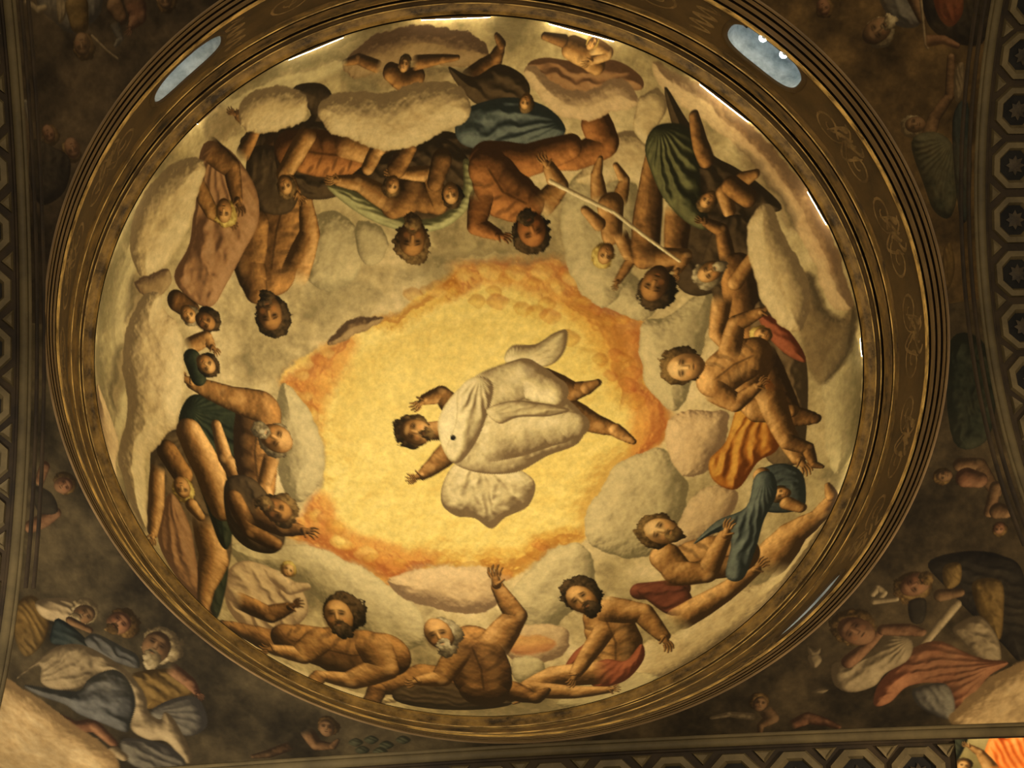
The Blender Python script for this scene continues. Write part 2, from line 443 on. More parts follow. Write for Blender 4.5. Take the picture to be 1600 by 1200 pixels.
    def hand(self, x, y, r, ang, rmp, pid, spread=9):
        self.limb([(x, y, r * .62), (x + r * .9 * math.cos(math.radians(ang)), y + r * .9 * math.sin(math.radians(ang)), r * .6)], rmp, pid)
        bx, by = x + r * math.cos(math.radians(ang)), y + r * math.sin(math.radians(ang))
        for i, l in enumerate((1.15, 1.4, 1.35, 1.0)):
            t = math.radians(ang + (i - 1.5) * spread); o = (i - 1.5) * r * .3
            sx, sy = bx - o * math.sin(math.radians(ang)), by + o * math.cos(math.radians(ang))
            ex, ey = sx + l * r * .62 * math.cos(t), sy + l * r * .62 * math.sin(t)
            t2 = t + .5
            self.limb([(sx, sy, r * .19), (ex, ey, r * .17), (ex + l * r * .5 * math.cos(t2), ey + l * r * .5 * math.sin(t2), r * .13)], rmp, pid)
        t = math.radians(ang + 62)
        self.limb([(x, y, r * .24), (x + r * 1.1 * math.cos(t), y + r * 1.1 * math.sin(t), r * .17)], rmp, pid)

PARTS = [None]      # id -> (name, label, parent id)
def run(cv, ops, first):
    """read one list of brush strokes; returns the id of the ground"""
    ground = len(PARTS); PARTS.append((first, None, 0)); cv.id[:] = ground
    cur = ground; subs = {}
    def sid(n):
        if not n: return cur
        if n == 'drapery':
            PARTS.append((n, None, cur)); return len(PARTS) - 1
        if n not in subs: subs[n] = len(PARTS); PARTS.append((n, None, cur))
        return subs[n]
    for op in ops:
        k = op[0]
        if k == 'part': cur = len(PARTS); PARTS.append((op[1], op[2], 0)); subs = {}
        elif k == 'P': cv.poly(op[1], op[2], op[3], sid(op[4]), **op[5])
        elif k == 'T': cv.poly(op[1], op[2], op[3], None, **op[5])       # tint over what is there
        elif k == 'L': cv.limb(op[1], op[2], sid(op[3]), **op[4])
        elif k == 'H':
            x, y, r, up, face, rm, hair, kw = op[1:]
            cv.head(x, y, r, up, face, rm, hair, sid('head'), sid('hair'), **kw)
        elif k == 'N': cv.hand(op[1], op[2], op[3], op[4], op[5], cur, op[6])
    return ground

def sample(cv, u, v):
    x = np.clip((u + cv.half) * K, 0, cv.n - 1.001); y = np.clip((v + cv.half) * K, 0, cv.n - 1.001)
    x0 = x.astype(int); y0 = y.astype(int); fx = (x - x0)[:, None]; fy = (y - y0)[:, None]
    g = cv.rgb
    return (g[y0, x0] * (1 - fx) + g[y0, x0 + 1] * fx) * (1 - fy) + (g[y0 + 1, x0] * (1 - fx) + g[y0 + 1, x0 + 1] * fx) * fy

def sample_id(cv, u, v):
    x = np.clip((u + cv.half) * K + .5, 0, cv.n - 1).astype(int); y = np.clip((v + cv.half) * K + .5, 0, cv.n - 1).astype(int)
    return cv.id[y, x]

def pieces(g):
    """make every painted piece one patch: specks join their neighbour, far patches of one id become pieces of their own"""
    H_, W_ = g.shape
    for rep in range(3):
        lab = np.zeros(g.shape, np.int32); par = [0]
        def find(a):
            while par[a] != a: par[a] = par[par[a]]; a = par[a]
            return a
        prev = []
        for y in range(H_):
            row = g[y]; cut = np.flatnonzero(np.diff(row)) + 1
            st = np.r_[0, cut]; en = np.r_[cut, W_]; cur = []; k = 0
            for s, e in zip(st.tolist(), en.tolist()):
                v = int(row[s]); l = 0
                while k < len(prev) and prev[k][1] <= s: k += 1
                m = k
                while m < len(prev) and prev[m][0] < e:
                    if prev[m][2] == v:
                        o = find(prev[m][3])
                        if not l: l = o
                        elif o != l: par[o] = l
                    m += 1
                if not l: l = len(par); par.append(l)
                cur.append((s, e, v, l)); lab[y, s:e] = l
            prev = cur
        rt = np.array([find(i) for i in range(len(par))]); lab = rt[lab]
        us, first, cnt = np.unique(lab.ravel(), return_index=True, return_counts=True)
        gv = g.ravel()[first]; big = {}
        for l, v, c in zip(us, gv, cnt):
            if v not in big or c > big[v][1]: big[v] = (l, c)
        small = [(l, f) for l, v, c, f in zip(us, gv, cnt, first) if c < 90]
        if rep < 2:
            for l, f in small:                              # a speck takes the id of what lies before it
                m = lab == l; y, x = divmod(int(f), W_)
                g[m] = g[y, x - 1] if x > 0 else g[y - 1, x] if y > 0 else g[y, min(W_ - 1, x + 1)]
        else:
            for l, v, c in zip(us, gv, cnt):
                if big[v][0] != l:
                    n_, lb_, p_ = PARTS[v]
                    PARTS.append(('limb' if n_ == 'painted_figure' else n_, None, v if n_ == 'painted_figure' else p_))
                    g[lab == l] = len(PARTS) - 1
    return g

def lay(cv, P, quads, root_of, gain, shape):
    """cut the painted surface into its painted pieces: one mesh object for each"""
    u, v = cartoon(P)
    c = lin(np.clip(sample(cv, u, v), 0, 255)) * gain
    c = np.clip(c, 0, .92)
    C = P[quads].mean(1); uu, vv = cartoon(C); ids = sample_id(cv, uu, vv)
    Wd = np.stack([P[:, 0] * R, P[:, 1] * R, P[:, 2] * R + Z0], 1)
    objs = {}
    def make(i, q, root):
        name, label, par = PARTS[i]
        used, inv = np.unique(q, return_inverse=True)
        me = fast_mesh(name, Wd[used], inv.reshape(q.shape), c[used])
        o = link(name, me, 'fresco')
        if label: o['label'] = label
        return o
    ids = pieces(ids.reshape(shape)).ravel()
    for i in sorted(set(ids.tolist())):
        root = root_of(i)
        o = make(i, quads[ids == i], root); objs[i] = o
        p = PARTS[i][2]
        o.parent = objs[p] if p in objs else root
    return objs

def smooth_bg(cv, stops, t):
    """colour from a scalar field"""
    xs = [s[0] for s in stops]; cs = np.array([s[1] for s in stops], float)
    return np.stack([np.interp(t, xs, cs[:, k]) for k in range(3)], -1)

# ------------------------------------------------------------------ what is painted
DOME_OPS = [
('part','painted_glow','golden sky of the dome painting with orange cloud edges'),
('P',[(-468.8,-75.2),(-410.5,-136.4),(-340.8,-175.7),(-280.0,-220.3),(-185.3,-241.6),(-130.3,-271.3),(-82.2,-310.3),(-13.8,-351.8),(10.0,-385.3),(88.4,-371.9),(207.1,-374.8),(284.7,-376.5),(324.2,-313.2),(376.1,-242.8),(494.6,-202.1),(483.9,-107.3),(508.6,-15.3),(548.4,56.2),(528.4,127.1),(467.2,153.9),(389.3,202.8),(328.5,280.0),(310.3,368.8),(274.4,383.2),(213.1,388.2),(162.9,428.0),(110.0,460.9),(55.3,431.5),(-51.0,415.6),(-137.2,409.9),(-219.7,464.5),(-285.5,414.0),(-383.3,368.4),(-463.5,342.4),(-413.4,271.8),(-368.6,217.2),(-351.8,95.8),(-379.9,29.0),(-419.4,-33.0)],'gold',77.8,'',{'rough': 16,'soft': 5,'outline': 0.1}),
('T',[(-463.6,-77.2),(-337.3,-175.8),(-254.2,-216.0),(-281.3,-124.7),(-343.4,-39.7),(-363.4,45.2),(-412.4,-36.7)],'orangeG',67.7,'',{'soft': 22,'rough': 26,'outline': 0,'opac': 0.75}),
('T',[(-13.8,-351.8),(10.0,-383.7),(284.7,-376.5),(332.4,-306.0),(491.3,-202.5),(485.2,-38.9),(415.4,-63.9),(369.6,-153.1),(322.0,-224.1),(256.3,-278.6),(155.7,-317.1),(54.1,-321.0),(-31.2,-290.2)],'orangeG',66.6,'',{'soft': 22,'rough': 26,'outline': 0,'opac': 0.7}),
('T',[(-254.2,-220.9),(-116.6,-277.9),(-13.8,-351.8),(20.1,-321.8),(-65.6,-257.9),(-185.7,-208.8)],'goldO',66.8,'',{'soft': 14,'rough': 26,'outline': 0,'opac': 0.7}),
('T',[(422.7,-46.1),(504.4,-27.9),(548.4,56.2),(528.4,127.1),(467.2,153.9),(411.2,196.5),(445.7,112.4),(451.6,26.0)],'orangeG',67.6,'',{'soft': 22,'rough': 26,'outline': 0,'opac': 0.85}),
('T',[(-458.3,342.0),(-364.0,225.7),(-309.2,294.3),(-212.8,355.3),(-81.8,389.2),(-153.2,437.1),(-219.3,460.8),(-318.3,402.1)],'orangeG',69.8,'',{'soft': 22,'rough': 26,'outline': 0,'opac': 0.8}),
('T',[(-51.0,415.6),(55.3,431.5),(118.6,457.8),(216.3,388.5),(308.6,368.6),(255.5,323.0),(152.4,368.5),(18.2,387.5)],'goldO',69.2,'',{'soft': 14,'rough': 26,'outline': 0,'opac': 0.6}),
('T',[(289.8,-276.3),(421.9,-215.1),(459.1,-110.2),(426.9,23.1),(368.1,-119.5)],'goldO',66.9,'',{'soft': 20,'rough': 26,'outline': 0,'opac': 0.6}),
('T',[(-255.2,-141.9),(-14.8,-240.7),(153.4,-201.8),(81.8,-71.2),(-60.4,94.2),(-266.6,162.3),(-328.4,27.1)],'gold',101.1,'',{'soft': 50,'rough': 20,'outline': 0,'opac': 0.35,'bias': 0.25}),
('T',[(5.5,-355.0),(24.5,-372.7),(53.0,-356.1),(34.0,-337.3)],'gold',18.6,'',{'soft': 3,'rough': 8,'outline': 0.4,'opac': 0.42}),
('T',[(56.3,-370.0),(71.5,-383.9),(94.1,-370.6),(78.9,-355.8)],'gold',14.8,'',{'soft': 3,'rough': 8,'outline': 0.4,'opac': 0.42}),
('T',[(65.7,-360.7),(91.6,-384.4),(130.2,-361.5),(104.2,-336.3)],'gold',25.2,'',{'soft': 3,'rough': 8,'outline': 0.4,'opac': 0.42}),
('T',[(116.3,-344.2),(135.7,-361.9),(164.4,-344.4),(145.0,-325.6)],'goldO',18.8,'',{'soft': 3,'rough': 8,'outline': 0.4,'opac': 0.42}),
('T',[(133.7,-356.6),(158.8,-379.4),(196.1,-356.6),(170.9,-332.4)],'gold',24.4,'',{'soft': 3,'rough': 8,'outline': 0.4,'opac': 0.42}),
('T',[(194.5,-330.9),(210.2,-345.1),(233.4,-330.6),(217.6,-315.5)],'goldO',15.3,'',{'soft': 3,'rough': 8,'outline': 0.4,'opac': 0.42}),
('T',[(204.3,-353.0),(228.8,-375.0),(264.8,-352.3),(240.3,-329.0)],'gold',23.8,'',{'soft': 3,'rough': 8,'outline': 0.4,'opac': 0.42}),
('T',[(252.9,-312.8),(272.2,-330.0),(300.3,-311.8),(281.0,-293.5)],'gold',18.7,'',{'soft': 3,'rough': 8,'outline': 0.4,'opac': 0.42}),
('T',[(40.4,-287.8),(60.4,-306.3),(89.8,-288.6),(69.8,-269.0)],'goldO',19.4,'',{'soft': 3,'rough': 8,'outline': 0.4,'opac': 0.42}),
('T',[(88.7,-309.7),(105.2,-324.9),(129.6,-310.1),(113.1,-294.0)],'goldO',16.1,'',{'soft': 3,'rough': 8,'outline': 0.4,'opac': 0.42}),
('T',[(89.7,-282.9),(113.4,-304.6),(148.0,-283.3),(124.3,-260.2)],'orangeG',23.0,'',{'soft': 3,'rough': 8,'outline': 0.4,'opac': 0.42}),
('T',[(126.3,-270.8),(147.7,-290.4),(178.9,-270.9),(157.5,-250.1)],'gold',20.8,'',{'soft': 3,'rough': 8,'outline': 0.4,'opac': 0.42}),
('T',[(158.6,-262.3),(181.2,-282.8),(214.0,-262.0),(191.4,-240.2)],'goldO',21.9,'',{'soft': 3,'rough': 8,'outline': 0.4,'opac': 0.42}),
('T',[(195.7,-252.7),(218.1,-273.0),(250.7,-252.0),(228.2,-230.4)],'goldO',21.8,'',{'soft': 3,'rough': 8,'outline': 0.4,'opac': 0.42}),
('T',[(221.9,-273.2),(243.0,-292.1),(273.5,-272.4),(252.4,-252.3)],'goldO',20.4,'',{'soft': 3,'rough': 8,'outline': 0.4,'opac': 0.42}),
('T',[(278.9,-344.8),(302.9,-366.2),(338.2,-343.3),(314.1,-320.6)],'orangeG',23.4,'',{'soft': 3,'rough': 8,'outline': 0.4,'opac': 0.42}),
('T',[(287.5,-331.6),(311.8,-353.2),(347.4,-330.0),(323.0,-307.1)],'gold',23.7,'',{'soft': 3,'rough': 8,'outline': 0.4,'opac': 0.42}),
('T',[(308.6,-282.6),(328.2,-299.9),(356.5,-281.1),(336.9,-262.6)],'goldO',19.0,'',{'soft': 3,'rough': 8,'outline': 0.4,'opac': 0.42}),
('T',[(328.4,-277.2),(348.0,-294.5),(376.3,-275.6),(356.7,-257.1)],'goldO',19.0,'',{'soft': 3,'rough': 8,'outline': 0.4,'opac': 0.42}),
('T',[(355.3,-249.0),(370.9,-262.6),(393.3,-247.4),(377.6,-232.8)],'orangeG',15.1,'',{'soft': 3,'rough': 8,'outline': 0.4,'opac': 0.42}),
('T',[(388.3,-215.0),(406.5,-230.9),(432.4,-212.9),(414.1,-195.9)],'goldO',17.6,'',{'soft': 3,'rough': 8,'outline': 0.4,'opac': 0.42}),
('T',[(426.4,-217.0),(442.4,-230.9),(465.0,-214.9),(449.0,-200.1)],'goldO',15.5,'',{'soft': 3,'rough': 8,'outline': 0.4,'opac': 0.42}),
('T',[(442.2,-170.0),(460.5,-185.9),(486.4,-167.2),(467.9,-150.3)],'orangeG',17.8,'',{'soft': 3,'rough': 8,'outline': 0.4,'opac': 0.42}),
('T',[(225.3,-239.8),(249.9,-262.0),(285.5,-238.8),(260.8,-215.2)],'orangeG',23.9,'',{'soft': 3,'rough': 8,'outline': 0.4,'opac': 0.42}),
('T',[(251.9,-215.6),(276.5,-237.7),(311.8,-214.3),(287.1,-190.8)],'gold',23.9,'',{'soft': 3,'rough': 8,'outline': 0.4,'opac': 0.42}),
('T',[(277.6,-179.8),(299.9,-199.7),(331.6,-178.3),(309.2,-157.1)],'goldO',21.6,'',{'soft': 3,'rough': 8,'outline': 0.4,'opac': 0.42}),
('T',[(303.8,-142.0),(324.6,-160.6),(354.0,-140.3),(333.1,-120.6)],'gold',20.2,'',{'soft': 3,'rough': 8,'outline': 0.4,'opac': 0.42}),
('T',[(318.9,-131.0),(344.5,-153.7),(380.5,-128.6),(354.8,-104.4)],'gold',24.8,'',{'soft': 3,'rough': 8,'outline': 0.4,'opac': 0.42}),
('T',[(354.6,-116.8),(376.0,-135.6),(405.8,-114.5),(384.4,-94.4)],'goldO',20.6,'',{'soft': 3,'rough': 8,'outline': 0.4,'opac': 0.42}),
('T',[(371.0,-77.2),(389.8,-93.8),(415.9,-75.0),(397.0,-57.4)],'gold',18.1,'',{'soft': 3,'rough': 8,'outline': 0.4,'opac': 0.42}),
('T',[(389.7,-70.8),(405.7,-84.8),(427.7,-68.8),(411.7,-53.8)],'orangeG',15.4,'',{'soft': 3,'rough': 8,'outline': 0.4,'opac': 0.42}),
('T',[(401.0,-126.0),(420.1,-142.7),(446.8,-123.5),(427.6,-105.7)],'orangeG',18.5,'',{'soft': 3,'rough': 8,'outline': 0.4,'opac': 0.42}),
('T',[(425.9,-116.3),(441.8,-130.1),(463.9,-114.1),(448.0,-99.3)],'goldO',15.4,'',{'soft': 3,'rough': 8,'outline': 0.4,'opac': 0.42}),
('T',[(438.5,-71.6),(458.8,-89.3),(486.8,-68.5),(466.4,-49.7)],'orangeG',19.6,'',{'soft': 3,'rough': 8,'outline': 0.4,'opac': 0.42}),
('T',[(422.7,-41.9),(446.4,-62.6),(479.0,-38.4),(455.1,-16.3)],'orangeG',22.9,'',{'soft': 3,'rough': 8,'outline': 0.4,'opac': 0.42}),
('T',[(436.9,1.9),(460.9,-18.9),(493.4,5.8),(469.3,28.0)],'goldO',23.1,'',{'soft': 3,'rough': 8,'outline': 0.4,'opac': 0.42}),
('T',[(-422.0,287.9),(-404.2,269.9),(-380.4,283.7),(-398.3,302.7)],'goldO',16.8,'',{'soft': 3,'rough': 8,'outline': 0.4,'opac': 0.42}),
('T',[(-409.5,285.4),(-389.4,265.2),(-362.6,280.9),(-382.8,302.2)],'gold',19.0,'',{'soft': 3,'rough': 8,'outline': 0.4,'opac': 0.42}),
('T',[(-389.2,292.8),(-365.9,269.5),(-334.9,287.9),(-358.3,312.5)],'orangeG',22.0,'',{'soft': 3,'rough': 8,'outline': 0.4,'opac': 0.42}),
('T',[(-368.2,313.1),(-342.4,287.3),(-308.3,308.0),(-334.2,335.2)],'goldO',24.4,'',{'soft': 3,'rough': 8,'outline': 0.4,'opac': 0.42}),
('T',[(-356.8,350.7),(-337.8,331.8),(-313.1,347.0),(-332.1,367.0)],'gold',17.8,'',{'soft': 3,'rough': 8,'outline': 0.4,'opac': 0.42}),
('T',[(-325.3,367.6),(-308.6,350.9),(-286.8,364.5),(-303.6,382.2)],'goldO',15.8,'',{'soft': 3,'rough': 8,'outline': 0.4,'opac': 0.42}),
('T',[(-308.3,385.3),(-285.2,362.2),(-255.2,381.4),(-278.5,405.8)],'orangeG',21.8,'',{'soft': 3,'rough': 8,'outline': 0.4,'opac': 0.42}),
('T',[(-277.9,400.3),(-260.5,383.1),(-238.2,397.6),(-255.6,415.9)],'orangeG',16.4,'',{'soft': 3,'rough': 8,'outline': 0.4,'opac': 0.42}),
('T',[(-251.6,398.3),(-229.1,376.1),(-200.3,395.2),(-222.8,418.7)],'orangeG',21.2,'',{'soft': 3,'rough': 8,'outline': 0.4,'opac': 0.42}),
('T',[(-357.1,352.5),(-337.3,332.7),(-311.4,348.6),(-331.3,369.6)],'gold',18.6,'',{'soft': 3,'rough': 8,'outline': 0.4,'opac': 0.42}),
('T',[(-340.0,355.2),(-321.3,336.5),(-296.9,351.7),(-315.7,371.4)],'gold',17.6,'',{'soft': 3,'rough': 8,'outline': 0.4,'opac': 0.42}),
('T',[(-296.7,387.0),(-268.6,359.2),(-232.4,382.6),(-260.6,412.0)],'gold',26.4,'',{'soft': 3,'rough': 8,'outline': 0.4,'opac': 0.42}),
('T',[(-277.3,404.1),(-252.4,379.5),(-220.5,400.4),(-245.5,426.5)],'goldO',23.5,'',{'soft': 3,'rough': 8,'outline': 0.4,'opac': 0.42}),
('T',[(-242.5,410.1),(-218.3,386.3),(-187.4,406.9),(-211.7,432.2)],'orangeG',22.8,'',{'soft': 3,'rough': 8,'outline': 0.4,'opac': 0.42}),
('T',[(-223.9,425.3),(-197.3,399.1),(-163.5,422.1),(-190.2,449.8)],'orangeG',25.1,'',{'soft': 3,'rough': 8,'outline': 0.4,'opac': 0.42}),
('T',[(-195.3,410.0),(-178.6,393.7),(-157.3,408.1),(-174.1,425.5)],'goldO',15.8,'',{'soft': 3,'rough': 8,'outline': 0.4,'opac': 0.42}),
('T',[(-129.8,437.4),(-106.7,415.0),(-77.5,435.7),(-100.7,459.6)],'goldO',21.8,'',{'soft': 3,'rough': 8,'outline': 0.4,'opac': 0.42}),
('T',[(-96.4,405.5),(-74.4,384.2),(-46.2,404.2),(-68.4,426.8)],'goldO',20.9,'',{'soft': 3,'rough': 8,'outline': 0.4,'opac': 0.42}),
('T',[(-50.1,426.0),(-29.1,405.9),(-2.5,425.3),(-23.7,446.7)],'goldO',19.9,'',{'soft': 3,'rough': 8,'outline': 0.4,'opac': 0.42}),
('T',[(-23.2,416.6),(3.0,391.6),(36.2,416.1),(9.8,442.7)],'gold',24.9,'',{'soft': 3,'rough': 8,'outline': 0.4,'opac': 0.42}),
('T',[(41.2,412.7),(59.8,395.1),(83.4,412.9),(64.7,431.6)],'goldO',17.7,'',{'soft': 3,'rough': 8,'outline': 0.4,'opac': 0.42}),
('T',[(71.2,449.4),(89.4,432.3),(112.0,449.8),(93.8,468.1)],'orangeG',17.2,'',{'soft': 3,'rough': 8,'outline': 0.4,'opac': 0.42}),
('T',[(147.4,394.3),(172.9,370.6),(205.2,395.9),(179.5,421.1)],'goldO',24.3,'',{'soft': 3,'rough': 8,'outline': 0.4,'opac': 0.42}),
('T',[(170.0,374.8),(190.6,355.8),(216.7,376.2),(196.0,396.5)],'orangeG',19.6,'',{'soft': 3,'rough': 8,'outline': 0.4,'opac': 0.42}),
('T',[(190.1,367.6),(212.0,347.5),(239.8,369.3),(217.7,390.8)],'goldO',20.9,'',{'soft': 3,'rough': 8,'outline': 0.4,'opac': 0.42}),
('T',[(231.6,367.3),(247.5,352.7),(267.6,368.8),(251.6,384.4)],'goldO',15.2,'',{'soft': 3,'rough': 8,'outline': 0.4,'opac': 0.42}),
('T',[(271.6,328.4),(287.9,313.5),(308.8,330.2),(292.4,346.1)],'gold',15.7,'',{'soft': 3,'rough': 8,'outline': 0.4,'opac': 0.42}),
('T',[(-428.5,-92.5),(-412.0,-108.8),(-388.0,-96.5),(-404.5,-79.2)],'gold',15.9,'',{'soft': 3,'rough': 8,'outline': 0.4,'opac': 0.42}),
('T',[(-424.1,-122.4),(-404.7,-141.7),(-376.2,-127.0),(-395.6,-106.8)],'gold',18.7,'',{'soft': 3,'rough': 8,'outline': 0.4,'opac': 0.42}),
('T',[(-385.2,-130.8),(-367.6,-148.1),(-341.8,-134.6),(-359.4,-116.4)],'orangeG',16.9,'',{'soft': 3,'rough': 8,'outline': 0.4,'opac': 0.42}),
('T',[(-359.1,-149.4),(-343.7,-164.5),(-321.0,-152.6),(-336.4,-136.6)],'gold',14.9,'',{'soft': 3,'rough': 8,'outline': 0.4,'opac': 0.42}),
('T',[(-416.3,-36.0),(-400.2,-51.9),(-377.1,-39.7),(-393.2,-22.8)],'gold',15.4,'',{'soft': 3,'rough': 8,'outline': 0.4,'opac': 0.42}),
('T',[(-415.1,2.0),(-395.1,-17.8),(-366.5,-2.5),(-386.5,18.4)],'goldO',19.1,'',{'soft': 3,'rough': 8,'outline': 0.4,'opac': 0.42}),
('T',[(-401.9,16.6),(-382.0,-3.1),(-353.7,12.3),(-373.6,33.1)],'gold',19.1,'',{'soft': 3,'rough': 8,'outline': 0.4,'opac': 0.42}),
('T',[(-393.6,41.1),(-367.0,14.8),(-329.5,35.5),(-356.1,63.2)],'gold',25.4,'',{'soft': 3,'rough': 8,'outline': 0.4,'opac': 0.42}),
('T',[(-131.9,-305.7),(-110.9,-325.6),(-79.6,-308.1),(-100.6,-287.1)],'goldO',20.4,'',{'soft': 3,'rough': 8,'outline': 0.4,'opac': 0.42}),
('T',[(-91.8,-316.3),(-75.3,-331.8),(-50.6,-317.9),(-67.1,-301.4)],'goldO',16.1,'',{'soft': 3,'rough': 8,'outline': 0.4,'opac': 0.42}),
('T',[(-74.2,-320.1),(-49.3,-343.5),(-12.2,-322.2),(-37.1,-297.5)],'orangeG',24.2,'',{'soft': 3,'rough': 8,'outline': 0.4,'opac': 0.42}),
('T',[(-75.9,-317.5),(-50.6,-341.3),(-12.8,-319.7),(-38.2,-294.5)],'gold',24.7,'',{'soft': 3,'rough': 8,'outline': 0.4,'opac': 0.42}),
('T',[(-30.1,-325.1),(-8.9,-344.9),(22.8,-326.6),(1.5,-305.6)],'goldO',20.7,'',{'soft': 3,'rough': 8,'outline': 0.4,'opac': 0.42}),
('part','painted_cloud',None),
('P',[(-463.7,-67.2),(-412.5,-33.4),(-376.6,32.2),(-355.4,99.4),(-363.1,182.2),(-411.2,240.0),(-459.1,235.7),(-484.6,136.8),(-490.8,35.0)],'cloudG',68.7,'',{'rough': 10,'soft': 2.0,'outline': 0.15}),
('part','painted_cloud',None),
('P',[(362.4,230.0),(396.3,177.0),(468.0,143.4),(533.4,147.3),(573.7,211.0),(573.8,311.6),(515.8,413.4),(423.5,439.6),(345.3,409.9),(309.4,361.3),(322.0,279.3)],'cloudG',68.5,'',{'rough': 10,'soft': 2.0,'outline': 0.15}),
('part','painted_cloud',None),
('P',[(97.2,516.2),(154.5,445.8),(229.5,387.9),(295.8,381.8),(319.9,432.9),(306.4,533.7),(242.8,584.2),(170.4,635.4),(119.2,591.0)],'cloudG',59.6,'',{'rough': 10,'soft': 2.0,'outline': 0.15}),
('part','painted_cloud',None),
('P',[(-628.3,384.3),(-521.2,368.6),(-383.8,373.8),(-286.2,421.4),(-220.1,468.2),(-147.6,539.7),(-143.5,636.6),(-250.5,677.6),(-338.3,581.0),(-478.9,466.3),(-598.9,441.7)],'cloudG',60.8,'',{'rough': 10,'soft': 2.0,'outline': 0.15}),
('part','painted_cloud',None),
('P',[(-214.3,460.8),(-118.5,424.8),(-18.5,424.1),(71.0,439.8),(69.3,529.4),(-0.9,563.4),(-97.7,540.6),(-162.1,520.6)],'cloudP',59.7,'',{'rough': 10,'soft': 2.0,'outline': 0.15}),
('part','painted_cloud',None),
('P',[(332.3,-297.7),(406.3,-249.9),(493.1,-204.0),(539.6,-251.6),(491.3,-307.1),(409.1,-381.1),(325.2,-388.2)],'cloudG',56.4,'',{'rough': 10,'soft': 2.0,'outline': 0.15}),
('part','painted_cloud',None),
('P',[(492.9,-199.0),(571.4,-214.1),(655.8,-268.1),(684.0,-230.1),(649.4,-118.0),(574.0,42.5),(503.9,-19.3),(483.9,-107.3)],'cloudG',60.0,'',{'rough': 10,'soft': 2.0,'outline': 0.15}),
('part','painted_cloud',None),
('P',[(547.8,64.8),(638.8,53.1),(701.7,82.5),(659.3,199.6),(583.4,230.8),(541.2,152.0)],'cloudP',57.5,'',{'rough': 10,'soft': 2.0,'outline': 0.15}),
('part','painted_cloud',None),
('P',[(573.8,311.6),(636.6,268.2),(697.7,300.2),(673.8,370.4),(586.7,427.4),(523.7,414.9)],'cloudP',44.8,'',{'rough': 10,'soft': 2.0,'outline': 0.15}),
('part','painted_cloud',None),
('P',[(-397.9,-474.7),(-328.7,-509.7),(-256.8,-465.5),(-246.2,-386.3),(-288.8,-320.8),(-375.8,-317.3),(-412.6,-395.1)],'cloudG',66.7,'',{'outline': 0.2,'rough': 10,'soft': 2.0}),
('part','painted_cloud',None),
('P',[(-340.8,-172.4),(-305.9,-222.8),(-254.1,-243.8),(-185.3,-244.9),(-237.1,-208.1)],'cloudB',30.2,'',{'rough': 10,'soft': 2.0,'outline': 0.15}),
('part','painted_cloud',None),
('P',[(-257.6,-489.1),(-187.2,-467.2),(-185.9,-403.5),(-228.8,-378.7),(-259.0,-417.8)],'cloudG',33.2,'',{'outline': 0.25,'rough': 10,'soft': 2.0}),
('part','painted_cloud',None),
('P',[(290.8,-550.7),(373.9,-606.8),(475.6,-565.7),(493.3,-469.1),(458.0,-310.8),(389.7,-251.5),(324.4,-323.0),(291.8,-423.0)],'cloudG',65.8,'',{'rough': 10,'soft': 2.0,'outline': 0.15}),
('part','painted_cloud',None),
('P',[(413.4,-671.9),(488.1,-678.5),(540.6,-619.2),(526.2,-528.4),(458.8,-567.5),(375.0,-559.9),(324.0,-579.7)],'cloud',41.9,'',{'rough': 10,'soft': 2.0,'outline': 0.15}),
('part','painted_cloud',None),
('P',[(74.6,616.8),(174.5,606.0),(234.5,643.0),(209.2,701.7),(122.3,733.7),(64.5,686.4)],'cloudP',36.2,'',{'bias': -0.1,'rough': 10,'soft': 2.0,'outline': 0.15}),
('T',[(78.6,646.9),(153.7,637.7),(198.1,669.0),(144.6,698.0),(80.7,687.7)],'orangeG',29.0,'',{'soft': 6,'rough': 12,'opac': 0.6}),
('part','painted_cloud',None),
('P',[(77.5,708.2),(142.6,710.4),(150.5,758.8),(80.5,784.3)],'cloudG',26.1,'',{'rough': 10,'soft': 2.0,'outline': 0.15}),
('part','painted_cloud',None),
('P',[(-1010.4,-99.8),(-987.1,-248.9),(-925.7,-389.4),(-863.4,-480.5),(-883.5,-330.1),(-905.7,-216.5),(-911.3,-70.6),(-893.1,58.4),(-948.2,145.3),(-998.6,60.9)],'cloudG',54.1,'',{'opac': 0.8,'outline': 0,'soft': 8,'rough': 10}),
('part','painted_cloud',None),
('P',[(508.0,-826.8),(574.3,-789.1),(659.4,-737.8),(753.9,-654.2),(846.1,-550.8),(919.3,-439.3),(969.2,-330.0),(999.7,-223.2),(1017.0,-116.8),(970.8,-139.2),(936.3,-251.0),(883.5,-386.8),(818.9,-504.0),(736.0,-601.2),(651.6,-673.9),(568.3,-742.4),(517.8,-787.3)],'cloudP',45.6,'',{'bias': -0.06,'rough': 10,'soft': 2.0,'outline': 0.15}),
('part','painted_cloud',None),
('P',[(352.9,828.6),(414.6,706.5),(492.4,688.8),(635.0,592.8),(736.2,589.0),(839.5,482.7),(889.7,430.6),(936.0,394.8),(933.9,447.9),(907.1,487.0),(855.5,548.6),(769.1,641.2),(625.5,749.6),(465.8,839.7)],'cloud',50.9,'',{'rough': 10,'soft': 2.0,'outline': 0.15}),
('part','painted_cloud',None),
('P',[(156.0,882.7),(271.5,801.8),(367.2,801.0),(418.7,844.9),(360.2,885.5),(225.0,918.2)],'cloudG',24.7,'',{'rough': 10,'soft': 2.0,'outline': 0.15}),
('part','painted_cloud',None),
('P',[(-684.0,644.7),(-559.1,732.8),(-445.1,785.0),(-333.0,830.2),(-212.6,832.0),(-367.9,880.4),(-552.7,825.7),(-654.8,726.4)],'cloud',30.9,'',{'rough': 10,'soft': 2.0,'outline': 0.15}),
('part','painted_cloud',None),
